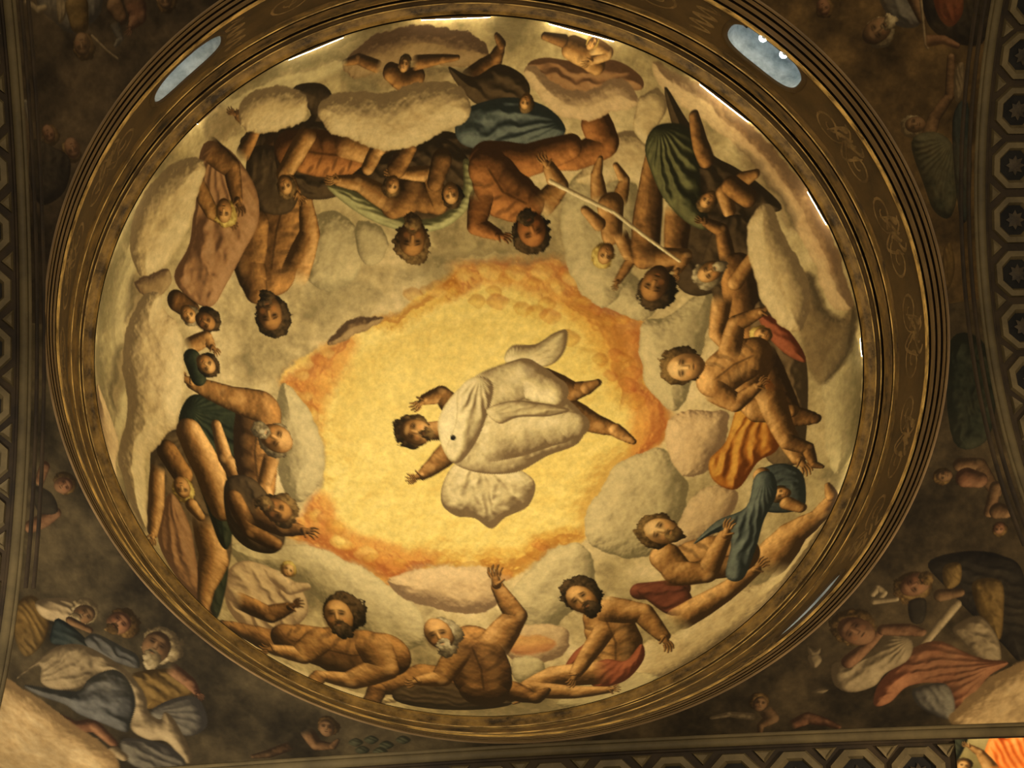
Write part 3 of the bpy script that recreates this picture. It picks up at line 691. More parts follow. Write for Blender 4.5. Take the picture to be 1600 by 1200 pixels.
('P',[(948.0,-10.5),(1018.0,-48.3),(1023.9,100.6),(995.5,261.9),(929.6,322.8),(934.7,147.8)],'cloudG',42.6,'',{'rough': 10,'soft': 2.0,'outline': 0.15}),
('T',[(897.0,-231.5),(935.9,-235.0),(955.8,-145.2),(984.0,-99.8),(1014.2,-118.4),(1022.1,-45.8),(991.0,25.8),(942.7,58.9),(902.3,-26.3)],'umberL',38.4,'',{'soft': 10,'rough': 14,'opac': 0.8}),
('T',[(661.5,-725.0),(762.5,-645.1),(879.5,-497.5),(958.8,-349.8),(988.1,-213.4),(944.4,-279.8),(867.1,-445.0),(751.6,-601.5)],'pink',21.0,'',{'soft': 18,'rough': 20,'opac': 0.35}),
('T',[(-726.6,-665.4),(-683.1,-713.8),(-596.4,-746.0),(-595.9,-693.0),(-654.8,-648.3),(-689.8,-620.9)],'umberL',25.9,'',{'soft': 14,'rough': 16,'outline': 0,'opac': 0.55}),
('T',[(-899.8,-280.0),(-858.6,-275.2),(-842.9,-244.3),(-877.1,-214.4),(-911.5,-167.5)],'umberL',28.2,'',{'soft': 14,'rough': 16,'outline': 0,'opac': 0.55}),
('T',[(-946.5,-84.7),(-909.7,-103.7),(-917.6,-2.5),(-940.8,89.9),(-963.9,29.3)],'umberL',29.7,'',{'soft': 14,'rough': 16,'outline': 0,'opac': 0.55}),
('T',[(-923.6,245.4),(-909.5,355.8),(-882.8,396.6),(-927.2,451.1),(-940.4,352.0)],'umberL',35.3,'',{'soft': 14,'rough': 16,'outline': 0,'opac': 0.55}),
('T',[(-288.6,-834.7),(-219.1,-855.2),(-57.6,-854.9),(31.9,-843.7),(-35.3,-821.4),(-211.5,-808.7)],'umberL',25.2,'',{'soft': 14,'rough': 16,'outline': 0,'opac': 0.55}),
('T',[(735.7,-605.6),(817.7,-530.4),(876.7,-426.9),(899.0,-358.6),(852.3,-404.0),(787.4,-512.6)],'umberL',24.5,'',{'soft': 14,'rough': 16,'outline': 0,'opac': 0.55}),
('T',[(481.3,-860.4),(619.0,-788.7),(742.3,-682.3),(712.5,-685.8),(609.7,-762.7),(503.5,-833.6)],'cloudG',27.4,'',{'soft': 20,'rough': 22,'outline': 0,'opac': 0.4,'bias': -0.28}),
('T',[(-557.9,-813.7),(-377.8,-884.1),(-304.9,-899.7),(-402.8,-839.7),(-506.5,-787.1)],'cloudG',30.5,'',{'soft': 20,'rough': 22,'outline': 0,'opac': 0.4,'bias': -0.28}),
('T',[(-969.0,-196.1),(-934.2,-299.6),(-893.8,-327.2),(-912.9,-198.7),(-942.4,-94.1)],'cloudG',36.0,'',{'soft': 20,'rough': 22,'outline': 0,'opac': 0.4,'bias': -0.28}),
('T',[(939.7,94.2),(1003.8,50.6),(1000.4,202.2),(953.4,253.7)],'cloudG',32.9,'',{'soft': 20,'rough': 22,'outline': 0,'opac': 0.4,'bias': -0.28}),
('T',[(-393.3,-316.4),(-254.3,-337.9),(-185.1,-290.6),(-288.6,-239.6),(-392.6,-235.6)],'cloudG',33.5,'',{'soft': 20,'rough': 22,'outline': 0,'opac': 0.4,'bias': -0.28}),
('T',[(-150.9,-355.7),(20.1,-419.0),(156.4,-406.5),(54.4,-385.9),(-82.2,-323.3)],'cloudG',33.2,'',{'soft': 20,'rough': 22,'outline': 0,'opac': 0.4,'bias': -0.28}),
('T',[(358.5,-545.6),(459.4,-536.1),(426.4,-444.1),(359.1,-417.9)],'cloudG',32.7,'',{'soft': 20,'rough': 22,'outline': 0,'opac': 0.4,'bias': -0.28}),
('T',[(554.2,-199.7),(637.7,-221.1),(616.8,-123.2),(549.6,-98.9)],'cloudG',33.3,'',{'soft': 20,'rough': 22,'outline': 0,'opac': 0.4,'bias': -0.28}),
('part','painted_cloud',None),
('P',[(-336.5,-841.5),(-300.5,-885.6),(-200.3,-927.2),(-75.0,-937.5),(18.2,-921.2),(68.5,-878.8),(30.3,-854.8),(-39.9,-855.0),(-130.4,-864.3),(-216.2,-839.1),(-286.1,-821.2)],'cloudB',46.3,'',{'bias': -0.12,'rough': 10,'soft': 2.0,'outline': 0.15}),
('part','painted_figure','small painted figure lying on a brown cloud at the top rim'),
('L',[(-198.3,-839.9,21.21),(-148.4,-819.5,28.14),(-121.6,-831.5,21.24)],'fleshD','',{}),
('L',[(-236.2,-848.9,14.07),(-294.0,-860.8,11.63),(-332.7,-849.7,6.83)],'fleshD','',{'root': True}),
('L',[(-129.9,-861.6,16.82),(-60.2,-871.2,10.49),(-16.5,-874.2,6.12)],'fleshD','',{'root': True}),
('H',-161.6,-857.9,19.47,-80,0,'fleshM','hairB',{}),
('part','painted_cloud',None),
('P',[(-688.0,-724.0),(-588.6,-784.2),(-500.0,-830.1),(-373.7,-872.9),(-328.4,-847.4),(-395.3,-807.8),(-448.3,-788.5),(-576.9,-749.6),(-625.7,-701.3)],'cloudG',40.7,'',{'opac': 0.7,'outline': 0,'soft': 8,'rough': 10}),
('part','painted_figure','dark draped painted figure between two round clouds'),
('P',[(-470.0,-781.7),(-393.9,-801.2),(-351.4,-770.4),(-379.2,-703.6),(-390.5,-636.2),(-478.0,-599.0),(-562.6,-612.2),(-605.8,-649.5),(-562.0,-677.1),(-487.7,-686.3),(-408.3,-730.1)],'umber',39.0,'drapery',{'fold': 39.01,'fa': 70}),
('part','painted_figure','brown painted figure seen from behind at upper left'),
('L',[(-419.9,-550.7,38.72),(-372.0,-630.0,41.66),(-323.0,-685.4,30.97)],'fleshD','',{}),
('L',[(-473.7,-546.4,44.75),(-516.6,-617.5,36.21),(-478.5,-687.3,25.79)],'fleshD','',{'root': True}),
('L',[(-478.5,-687.3,25.27),(-498.6,-711.6,21.8),(-517.9,-733.1,12.73)],'fleshD','',{}),
('L',[(-453.8,-570.9,69.42),(-482.5,-453.1,75.31),(-493.0,-357.8,67.97)],'fleshD','',{'torso': True}),
('L',[(-549.8,-462.5,45.14),(-557.8,-368.0,45.55),(-534.2,-298.7,32.07)],'fleshD','',{}),
('P',[(-566.2,-640.8),(-464.2,-645.0),(-422.1,-581.0),(-443.9,-502.7),(-524.6,-495.8),(-576.3,-566.1)],'umber',43.0,'drapery',{'fold': 33.08,'fa': 75}),
('L',[(-425.6,-354.6,39.21),(-389.8,-451.7,28.18),(-404.2,-528.7,18.38)],'fleshM','',{'root': True}),
('L',[(-406.5,-536.2,9.11),(-408.5,-548.4,8.01)],'fleshM','',{}),
('L',[(-417.5,-550.1,3.31),(-422.1,-559.8,2.8),(-420.9,-568.6,1.89)],'fleshM','',{'root': True}),
('L',[(-411.8,-551.0,3.31),(-415.1,-563.4,2.8),(-411.7,-573.8,1.89)],'fleshM','',{'root': True}),
('L',[(-406.2,-551.8,3.31),(-407.1,-564.1,2.8),(-402.0,-573.6,1.89)],'fleshM','',{'root': True}),
('L',[(-400.5,-552.6,3.31),(-399.5,-561.8,2.8),(-394.5,-568.2,1.89)],'fleshM','',{'root': True}),
('L',[(-406.5,-536.2,3.98),(-390.6,-546.5,2.48)],'fleshM','',{'root': True}),
('H',-490.8,-242.6,54.45,75,0.3,'fleshD','hairD',{'beard': 0.4}),
('part','painted_figure','painted figure in a rose brown robe at upper left'),
('P',[(-714.7,-622.5),(-631.0,-624.3),(-551.1,-554.0),(-534.0,-471.8),(-573.2,-390.1),(-613.8,-314.8),(-655.5,-249.4),(-714.3,-254.4),(-768.9,-305.7),(-728.8,-393.1),(-723.3,-499.6)],'pink',50.5,'drapery',{'an': (-671.6,-631.3,26),'amp': 0.36}),
('L',[(-688.5,-614.1,29.67),(-621.9,-586.6,25.21),(-599.8,-518.1,17.17)],'fleshD','',{'root': True}),
('L',[(-598.4,-513.7,9.44),(-592.5,-502.6,8.32)],'fleshD','',{}),
('L',[(-582.6,-503.3,3.44),(-574.6,-495.3,2.91),(-572.9,-486.5,1.97)],'fleshD','',{'root': True}),
('L',[(-588.2,-501.0,3.44),(-580.7,-489.9,2.91),(-580.9,-478.8,1.97)],'fleshD','',{'root': True}),
('L',[(-593.7,-498.7,3.44),(-589.0,-486.9,2.91),(-591.4,-476.3,1.97)],'fleshD','',{'root': True}),
('L',[(-599.3,-496.3,3.44),(-597.7,-487.1,2.91),(-601.0,-479.6,1.97)],'fleshD','',{'root': True}),
('L',[(-598.4,-513.7,4.12),(-611.5,-499.4,2.57)],'fleshD','',{'root': True}),
('L',[(-715.3,-530.5,22.59),(-671.2,-478.2,19.88),(-628.7,-461.3,13.29)],'fleshM','',{'root': True}),
('L',[(-624.9,-459.7,7.31),(-614.0,-457.0,6.43)],'fleshM','',{}),
('L',[(-608.8,-462.0,2.65),(-598.9,-461.8,2.24),(-592.0,-458.3,1.52)],'fleshM','',{'root': True}),
('L',[(-610.5,-458.2,2.66),(-598.8,-456.2,2.25),(-591.6,-450.7,1.52)],'fleshM','',{'root': True}),
('L',[(-612.2,-454.5,2.66),(-601.6,-450.9,2.25),(-596.0,-444.6,1.52)],'fleshM','',{'root': True}),
('L',[(-613.8,-450.7,2.66),(-606.8,-446.9,2.25),(-603.7,-441.6,1.52)],'fleshM','',{'root': True}),
('L',[(-624.9,-459.7,3.19),(-622.9,-446.6,1.99)],'fleshM','',{'root': True}),
('H',-630.2,-480.9,34.84,85,0.4,'fleshM','hairY',{}),
('L',[(-592.3,-622.8,20.73),(-563.2,-684.0,16.51),(-621.8,-702.0,11.49)],'fleshD','',{'root': True}),
('L',[(-625.6,-702.9,6.31),(-636.5,-704.1,5.54)],'fleshD','',{}),
('L',[(-641.1,-699.9,2.29),(-650.9,-699.0,1.94),(-658.1,-700.9,1.31)],'fleshD','',{'root': True}),
('L',[(-639.8,-702.8,2.29),(-651.6,-703.1,1.93),(-659.4,-706.3,1.3)],'fleshD','',{'root': True}),
('L',[(-638.6,-705.8,2.29),(-649.4,-707.3,1.93),(-655.8,-711.2,1.3)],'fleshD','',{'root': True}),
('L',[(-637.3,-708.7,2.29),(-644.7,-710.8,1.93),(-648.4,-714.2,1.3)],'fleshD','',{'root': True}),
('L',[(-625.6,-702.9,2.75),(-628.8,-712.6,1.71)],'fleshD','',{'root': True}),
('part','painted_figure','reclining painted figure behind the big pale cloud at the top'),
('P',[(-496.1,-692.6),(-381.0,-718.0),(-199.9,-705.9),(-24.6,-708.5),(43.8,-669.9),(54.2,-592.5),(17.4,-562.0),(-120.9,-562.4),(-260.6,-559.2),(-365.4,-535.7),(-455.7,-547.9),(-498.3,-619.4)],'umber',42.6,'drapery',{'fold': 42.62,'fa': 20,'bias': -0.05}),
('L',[(-461.1,-649.7,42.6),(-373.2,-644.9,55.45),(-287.2,-643.9,46.11)],'fleshR','',{'torso': True}),
('L',[(-413.8,-686.2,26.39),(-469.8,-589.2,22.34),(-434.2,-549.6,14.42)],'fleshM','',{'root': True}),
('L',[(-431.5,-546.4,7.93),(-422.5,-539.2,6.98)],'fleshM','',{}),
('L',[(-415.1,-542.2,2.89),(-405.7,-537.9,2.44),(-401.0,-531.4,1.65)],'fleshM','',{'root': True}),
('L',[(-418.5,-539.0,2.89),(-408.4,-532.1,2.44),(-404.4,-523.5,1.65)],'fleshM','',{'root': True}),
('L',[(-422.0,-535.9,2.89),(-413.8,-527.8,2.44),(-411.6,-519.0,1.65)],'fleshM','',{'root': True}),
('L',[(-425.5,-532.7,2.89),(-420.7,-525.9,2.44),(-420.4,-519.2,1.65)],'fleshM','',{'root': True}),
('L',[(-431.5,-546.4,3.46),(-436.2,-532.2,2.16)],'fleshM','',{'root': True}),
('L',[(-304.2,-676.1,38.17),(-184.7,-644.6,26.29),(-230.8,-594.2,16.93)],'fleshM','',{'root': True}),
('L',[(-230.8,-594.2,16.59),(-224.4,-574.3,14.41),(-218.5,-555.8,8.49)],'fleshM','',{}),
('H',-462.2,-562.6,29.25,60,0.2,'fleshM','hairB',{}),
('part','painted_figure','bearded painted figure in a pale green cloak at the top'),
('P',[(-346.0,-567.6),(-265.7,-518.6),(-187.7,-483.0),(-100.7,-464.8),(-15.0,-483.5),(45.5,-542.6),(50.1,-611.3),(16.6,-661.1),(-40.9,-693.4),(-127.1,-676.1),(-230.0,-637.1),(-297.6,-588.5)],'umber',49.3,'drapery',{'fold': 36.17,'fa': 30}),
('P',[(-349.7,-570.5),(-267.6,-559.0),(-195.9,-520.6),(-118.7,-496.5),(-32.6,-505.9),(20.9,-561.9),(21.2,-639.6),(49.7,-620.6),(49.0,-539.4),(-11.5,-480.3),(-100.6,-461.7),(-191.0,-479.7),(-272.6,-515.2)],'palegr',23.1,'drapery',{'fold': 14.84,'fa': 15}),
('L',[(-161.5,-533.7,38.62),(-107.0,-562.5,44.56),(-43.8,-537.5,31.31)],'fleshD','',{}),
('L',[(-179.3,-542.8,29.7),(-258.3,-580.9,20.9),(-318.6,-584.4,13.05)],'fleshM','',{'root': True}),
('L',[(-322.8,-584.7,7.18),(-334.0,-583.5,6.32)],'fleshM','',{}),
('L',[(-336.0,-577.4,2.61),(-345.0,-574.3,2.21),(-353.1,-575.1,1.49)],'fleshM','',{'root': True}),
('L',[(-336.5,-581.3,2.61),(-348.1,-579.2,2.21),(-357.5,-581.6,1.49)],'fleshM','',{'root': True}),
('L',[(-337.0,-585.1,2.61),(-348.4,-584.8,2.21),(-356.9,-588.4,1.49)],'fleshM','',{'root': True}),
('L',[(-337.5,-589.0,2.61),(-345.9,-590.0,2.21),(-351.5,-593.6,1.49)],'fleshM','',{'root': True}),
('L',[(-322.8,-584.7,3.13),(-331.6,-595.6,1.95)],'fleshM','',{'root': True}),
('L',[(-33.4,-534.3,25.21),(-67.2,-606.2,20.8),(-154.4,-608.5,12.99)],'fleshM','',{'root': True}),
('L',[(-158.6,-608.5,7.15),(-169.5,-607.0,6.29)],'fleshM','',{}),
('L',[(-171.0,-600.8,2.6),(-179.7,-597.4,2.2),(-187.6,-597.9,1.49)],'fleshM','',{'root': True}),
('L',[(-171.8,-604.7,2.6),(-183.1,-602.2,2.2),(-192.5,-604.3,1.49)],'fleshM','',{'root': True}),
('L',[(-172.6,-608.5,2.6),(-183.8,-607.8,2.2),(-192.5,-611.2,1.49)],'fleshM','',{'root': True}),
('L',[(-173.4,-612.4,2.6),(-181.8,-613.1,2.2),(-187.6,-616.6,1.49)],'fleshM','',{'root': True}),
('L',[(-158.6,-608.5,3.12),(-168.1,-619.2,1.94)],'fleshM','',{'root': True}),
('L',[(-315.2,-587.7,8.15),(-327.7,-585.1,7.18)],'fleshM','',{}),
('L',[(-329.1,-578.1,2.97),(-338.9,-573.7,2.51),(-348.1,-573.9,1.7)],'fleshM','',{'root': True}),
('L',[(-330.2,-582.3,2.97),(-343.0,-578.7,2.51),(-354.0,-580.5,1.7)],'fleshM','',{'root': True}),
('L',[(-331.4,-586.6,2.97),(-344.2,-584.9,2.51),(-354.3,-587.9,1.7)],'fleshM','',{'root': True}),
('L',[(-332.5,-590.9,2.96),(-342.1,-590.9,2.51),(-349.2,-594.1,1.7)],'fleshM','',{'root': True}),
('L',[(-315.2,-587.7,3.56),(-326.8,-599.0,2.22)],'fleshM','',{'root': True}),
('H',-110.6,-442.5,55.19,90,0,'fleshD','hairB',{'beard': 0.8}),
('part','painted_figure','pair of small painted infants beside the green cloak'),
('L',[(-37.7,-640.1,27.92),(-52.5,-586.0,22.1)],'fleshD','',{}),
('H',-6.5,-556.0,32.49,80,0.3,'fleshM','hairD',{}),
('L',[(-158.6,-620.7,26.55),(-126.7,-670.1,20.65)],'fleshD','',{}),
('H',-170.3,-577.2,27.38,100,-0.3,'fleshM','hairB',{}),
('L',[(-237.6,-618.5,17.72),(-217.4,-658.8,19.35),(-197.5,-676.0,15.49)],'fleshM','',{}),
('part','painted_figure','red brown painted figure in a blue drape at the top centre'),
('L',[(31.2,-821.1,36.91),(84.6,-864.9,22.21),(99.6,-899.2,10.74)],'fleshD','',{'root': True}),
('L',[(99.6,-899.2,10.52),(89.5,-909.9,9.05),(80.1,-919.5,5.27)],'fleshD','',{}),
('P',[(-39.7,-853.6),(33.3,-832.4),(99.3,-859.0),(172.2,-828.4),(187.1,-784.8),(127.6,-757.9),(39.6,-774.8)],'umber',34.7,'drapery',{'fold': 28.38,'fa': 30}),
('P',[(-5.1,-727.9),(36.8,-767.5),(142.5,-783.8),(240.8,-755.6),(292.0,-701.7),(256.1,-673.8),(171.8,-653.7),(68.3,-663.3),(8.4,-682.6)],'blue',54.7,'drapery',{'an': (290.9,-719.8,26),'amp': 0.36}),
('L',[(369.0,-713.5,37.1),(398.9,-658.2,35.95),(322.4,-632.6,32.11),(264.6,-636.5,28.22)],'fleshR','',{}),
('L',[(83.3,-638.3,46.92),(186.4,-631.5,41.26),(304.4,-658.4,33.18)],'fleshR','',{}),
('L',[(87.6,-619.7,52.24),(130.7,-559.0,64.74),(192.8,-528.0,49.12)],'fleshR','',{'torso': True}),
('L',[(240.4,-525.4,32.47),(280.3,-564.0,24.86),(251.9,-612.6,16.74)],'fleshM','',{'root': True}),
('L',[(249.2,-617.0,9.2),(240.2,-627.5,8.09)],'fleshM','',{}),
('L',[(231.5,-625.8,3.34),(221.6,-632.9,2.83),(217.0,-641.5,1.91)],'fleshM','',{'root': True}),
('L',[(235.8,-628.7,3.34),(225.3,-639.0,2.83),(221.8,-649.9,1.91)],'fleshM','',{'root': True}),
('L',[(240.1,-631.6,3.34),(231.9,-642.8,2.82),(230.5,-653.5,1.91)],'fleshM','',{'root': True}),
('L',[(244.4,-634.5,3.34),(239.9,-643.5,2.82),(240.5,-651.3,1.91)],'fleshM','',{'root': True}),
('L',[(249.2,-617.0,4.02),(256.5,-632.5,2.5)],'fleshM','',{'root': True}),
('L',[(72.9,-545.1,32.54),(60.5,-478.9,25.14),(115.4,-454.8,15.7)],'fleshR','',{'root': True}),
('L',[(119.9,-452.8,8.64),(132.5,-449.4,7.6)],'fleshR','',{}),
('L',[(137.4,-455.6,3.14),(148.5,-455.4,2.66),(156.8,-451.1,1.8)],'fleshR','',{'root': True}),
('L',[(136.2,-451.0,3.14),(149.6,-448.5,2.66),(158.7,-441.6,1.8)],'fleshR','',{'root': True}),
('L',[(135.0,-446.3,3.14),(147.4,-441.8,2.66),(154.9,-433.9,1.8)],'fleshR','',{'root': True}),
('L',[(133.8,-441.6,3.14),(142.4,-436.8,2.66),(146.7,-430.2,1.8)],'fleshR','',{'root': True}),
('L',[(119.9,-452.8,3.77),(124.4,-436.4,2.35)],'fleshR','',{'root': True}),
('H',207.1,-457.1,56.61,70,-0.2,'fleshR','hairD',{'beard': 0.3}),
('H',181.5,-770.5,23.11,100,0.3,'fleshM','hairB',{}),
('part','painted_figure','small painted infant on a mauve cloud at the top right'),
('P',[(176.3,-850.5),(218.2,-867.2),(304.8,-852.7),(405.5,-844.4),(476.9,-803.1),(484.0,-772.4),(413.8,-781.3),(330.7,-775.3),(244.0,-796.1)],'pink',30.6,'drapery',{'fold': 27.53,'fa': 10,'bias': -0.12}),
('L',[(286.3,-883.0,23.83),(333.6,-860.5,25.09),(363.9,-836.2,19.02)],'fleshM','',{}),
('L',[(350.5,-876.4,16.88),(386.5,-859.5,13.5),(348.4,-851.1,10.61)],'fleshL','',{'root': True}),
('L',[(345.3,-850.3,5.85),(337.8,-847.0,5.17)],'fleshL','',{}),
('L',[(339.6,-842.0,2.15),(334.7,-837.6,1.82),(328.4,-836.4,1.24)],'fleshL','',{'root': True}),
('L',[(337.1,-844.8,2.14),(329.8,-840.6,1.82),(321.6,-840.3,1.23)],'fleshL','',{'root': True}),
('L',[(334.7,-847.6,2.14),(326.5,-844.8,1.82),(318.4,-845.7,1.23)],'fleshL','',{'root': True}),
('L',[(332.2,-850.4,2.14),(325.6,-849.3,1.81),(319.5,-850.8,1.23)],'fleshL','',{'root': True}),
('L',[(345.3,-850.3,2.55),(332.9,-856.7,1.59)],'fleshL','',{'root': True}),
('L',[(263.4,-897.6,13.1),(210.0,-911.6,7.67)],'fleshD','',{'root': True}),
('H',341.7,-887.2,17.78,-40,0.2,'fleshM','hairY',{}),
('part','painted_cloud',None),
('P',[(167.4,-839.8),(196.9,-849.5),(253.1,-806.9),(342.9,-788.6),(407.9,-804.2),(456.4,-784.4),(483.4,-744.5),(458.1,-730.5),(411.5,-730.0),(365.5,-716.8),(314.7,-719.5),(255.2,-745.9),(207.1,-789.6)],'cloudP',40.6,'',{'rough': 10,'soft': 2.0,'outline': 0.15}),
('part','painted_cloud',None),
('P',[(482.4,-755.9),(530.3,-765.3),(557.0,-726.5),(531.0,-680.2),(506.3,-647.8),(471.5,-679.0),(475.7,-716.8)],'cloud',24.8,'',{'rough': 10,'soft': 2.0,'outline': 0.15}),
('part','painted_cloud',None),
('P',[(-621.2,-699.4),(-608.3,-743.6),(-543.9,-777.2),(-456.0,-779.5),(-418.7,-750.4),(-435.6,-713.3),(-488.7,-693.4),(-550.0,-673.1),(-596.7,-676.2)],'cloud',41.9,'',{'rough': 10,'soft': 2.0,'outline': 0.15}),
('part','painted_cloud',None),
('P',[(-388.7,-734.7),(-378.8,-768.2),(-317.9,-791.3),(-209.5,-794.6),(-123.2,-817.4),(-49.4,-821.3),(4.9,-807.1),(30.5,-760.2),(17.3,-730.7),(-38.4,-707.0),(-99.1,-676.5),(-169.9,-660.1),(-228.7,-667.5),(-294.4,-687.0),(-360.4,-697.7)],'cloud',61.3,'',{'rough': 10,'soft': 2.0,'outline': 0.15}),
('part','painted_figure','small painted infant diving beside a staff at upper right'),
('L',[(385.6,-530.7,22.02),(377.8,-587.8,15.08),(386.8,-624.2,7.66)],'fleshM','',{'root': True}),
('L',[(439.5,-519.3,21.98),(452.2,-565.1,13.69),(427.7,-604.8,7.66)],'fleshM','',{'root': True}),
('L',[(416.1,-505.8,35.27),(419.6,-435.1,27.32)],'fleshM','',{}),
('L',[(443.1,-429.6,19.21),(469.1,-365.3,15.34),(434.8,-316.5,10.49)],'fleshM','',{'root': True}),
('L',[(433.1,-314.0,5.77),(429.7,-306.6,5.08)],'fleshM','',{}),
('L',[(433.5,-302.4,2.1),(432.5,-295.4,1.78),(428.8,-290.8,1.2)],'fleshM','',{'root': True}),
('L',[(430.4,-304.0,2.1),(427.6,-295.9,1.78),(422.2,-291.3,1.2)],'fleshM','',{'root': True}),
('L',[(427.3,-305.5,2.1),(423.3,-298.4,1.78),(417.3,-295.0,1.2)],'fleshM','',{'root': True}),
('L',[(424.2,-307.1,2.1),(420.3,-302.5,1.78),(415.4,-300.8,1.2)],'fleshM','',{'root': True}),
('L',[(433.1,-314.0,2.52),(421.5,-313.9,1.57)],'fleshM','',{'root': True}),
('L',[(386.1,-463.9,18.05),(348.9,-502.1,11.53)],'fleshM','',{'root': True}),
('H',399.1,-385.3,32.6,110,-0.4,'fleshM','hairY',{}),
('part','painted_figure','painted figure in an olive green mantle at upper right'),
('P',[(542.8,-768.5),(609.0,-685.0),(675.6,-597.0),(738.5,-551.2),(803.7,-493.4),(855.2,-424.6),(788.8,-414.2),(754.9,-299.5),(655.1,-248.3),(584.0,-295.4),(602.9,-438.9),(590.3,-611.9)],'umber',54.2,'drapery',{'an': (582.6,-728.9,26),'amp': 0.36,'bias': -0.1}),
('L',[(523.5,-633.5,15.7),(519.6,-529.3,33.54),(509.9,-435.1,39.28),(505.9,-370.9,33.88)],'fleshD','',{}),
('L',[(593.0,-472.2,34.98),(585.7,-376.9,30.48),(548.4,-333.0,23.48)],'fleshD','',{'root': True}),
('L',[(544.1,-327.9,12.92),(535.4,-312.2,11.39)],'fleshD','',{}),
('L',[(543.2,-302.0,4.71),(539.6,-286.6,3.99),(530.6,-277.3,2.7)],'fleshD','',{'root': True}),
('L',[(536.5,-306.2,4.71),(528.9,-288.8,3.99),(515.9,-279.7,2.7)],'fleshD','',{'root': True}),
('L',[(529.8,-310.4,4.71),(519.5,-295.4,3.99),(505.5,-289.1,2.7)],'fleshD','',{'root': True}),
('L',[(523.1,-314.5,4.71),(513.5,-305.1,3.99),(502.3,-302.4,2.7)],'fleshD','',{'root': True}),
('L',[(544.1,-327.9,5.64),(518.1,-330.4,3.52)],'fleshD','',{'root': True}),
('P',[(503.2,-642.2),(530.7,-686.1),(603.3,-674.6),(639.2,-615.7),(652.0,-510.1),(672.0,-418.4),(619.4,-436.5),(559.7,-502.1),(522.0,-575.7)],'green',38.3,'drapery',{'an': (537.3,-685.2,30),'amp': 0.42}),
('L',[(624.4,-693.4,12.2),(645.3,-623.5,19.67),(663.2,-584.5,19.82)],'fleshD','',{}),
('L',[(525.7,-362.0,26.65),(608.6,-357.4,19.4),(591.4,-327.2,13.02)],'fleshM','',{'root': True}),
('L',[(589.6,-324.0,7.17),(586.4,-314.5,6.31)],'fleshM','',{}),
('L',[(591.5,-309.5,2.61),(591.0,-300.6,2.21),(587.1,-294.6,1.49)],'fleshM','',{'root': True}),
('L',[(587.5,-311.2,2.61),(585.1,-300.9,2.21),(579.0,-294.7,1.49)],'fleshM','',{'root': True}),
('L',[(583.6,-313.0,2.61),(579.4,-303.7,2.21),(572.5,-299.0,1.49)],'fleshM','',{'root': True}),
('L',[(579.6,-314.7,2.61),(575.3,-308.6,2.21),(569.5,-306.2,1.49)],'fleshM','',{'root': True}),
('L',[(589.6,-324.0,3.13),(575.4,-323.1,1.95)],'fleshM','',{'root': True}),
('H',534.1,-288.8,56.74,115,0.5,'fleshD','hairD',{}),
('part','painted_figure','pair of small painted infants under the olive mantle'),
('H',668.6,-485.4,28.31,140,0.3,'fleshM','hairB',{}),
('L',[(710.8,-499.4,21.38),(724.3,-450.0,16.44)],'fleshM','',{}),
('L',[(755.5,-517.3,22.4),(786.9,-524.5,12.11)],'fleshM','',{'root': True}),
('L',[(726.8,-511.5,24.06),(772.4,-470.8,22.38)],'fleshD','',{}),
('part','painted_figure','grey haired painted figure leaning out of shadow at the right'),
('P',[(691.6,-424.6),(772.8,-424.2),(803.9,-321.4),(800.4,-207.1),(844.1,-112.1),(808.4,-52.1),(744.5,-66.2),(699.9,-143.2),(672.1,-265.4),(639.9,-287.1)],'umber',39.3,'drapery',{'fold': 36.07,'fa': 70}),
('L',[(738.7,-302.7,41.06),(751.5,-200.8,41.73),(788.2,-91.3,34.08)],'fleshD','',{}),
('L',[(716.7,-339.6,20.49),(704.6,-406.3,16.39),(665.5,-432.3,11.52)],'fleshD','',{'root': True}),
('L',[(662.3,-434.3,6.34),(653.4,-438.4,5.58)],'fleshD','',{}),
('L',[(649.5,-434.5,2.31),(641.4,-436.0,1.95),(635.6,-440.2,1.32)],'fleshD','',{'root': True}),
('L',[(650.6,-437.8,2.31),(641.0,-441.2,1.95),(634.7,-447.4,1.32)],'fleshD','',{'root': True}),
('L',[(651.7,-441.1,2.3),(642.9,-445.9,1.95),(637.8,-452.6,1.32)],'fleshD','',{'root': True}),
('L',[(652.7,-444.4,2.3),(646.8,-448.9,1.95),(643.9,-454.3,1.32)],'fleshD','',{'root': True}),
('L',[(662.3,-434.3,2.76),(659.8,-447.0,1.72)],'fleshD','',{'root': True}),
('L',[(737.7,-270.1,22.08),(784.7,-325.8,16.62)],'fleshM','',{}),
('L',[(700.3,-227.3,26.68),(683.7,-146.1,21.05),(713.8,-98.1,13.17)],'fleshM','',{'root': True}),
('L',[(716.0,-94.5,7.24),(723.3,-85.9,6.37)],'fleshM','',{}),
('L',[(729.5,-87.8,2.63),(737.1,-82.1,2.23),(740.9,-74.9,1.51)],'fleshM','',{'root': True}),
('L',[(726.6,-85.1,2.63),(734.8,-76.7,2.23),(738.1,-67.4,1.51)],'fleshM','',{'root': True}),
('L',[(723.7,-82.4,2.63),(730.4,-73.1,2.23),(732.1,-63.9,1.51)],'fleshM','',{'root': True}),
('L',[(720.8,-79.7,2.64),(724.7,-72.1,2.23),(724.8,-65.3,1.51)],'fleshM','',{'root': True}),
('L',[(716.0,-94.5,3.16),(712.0,-80.7,1.97)],'fleshM','',{'root': True}),
('H',669.9,-302.0,40.93,160,0.4,'fleshM','hairG',{'beard': 0.6}),
('part','painted_staff',None),
('L',[(252.8,-581.4,5.55),(426.3,-488.9,4.61),(595.1,-346.3,3.76)],'white','',{'outline': 0,'root': True}),
('part','painted_figure','painted figure in shadow behind the curly haired figure'),
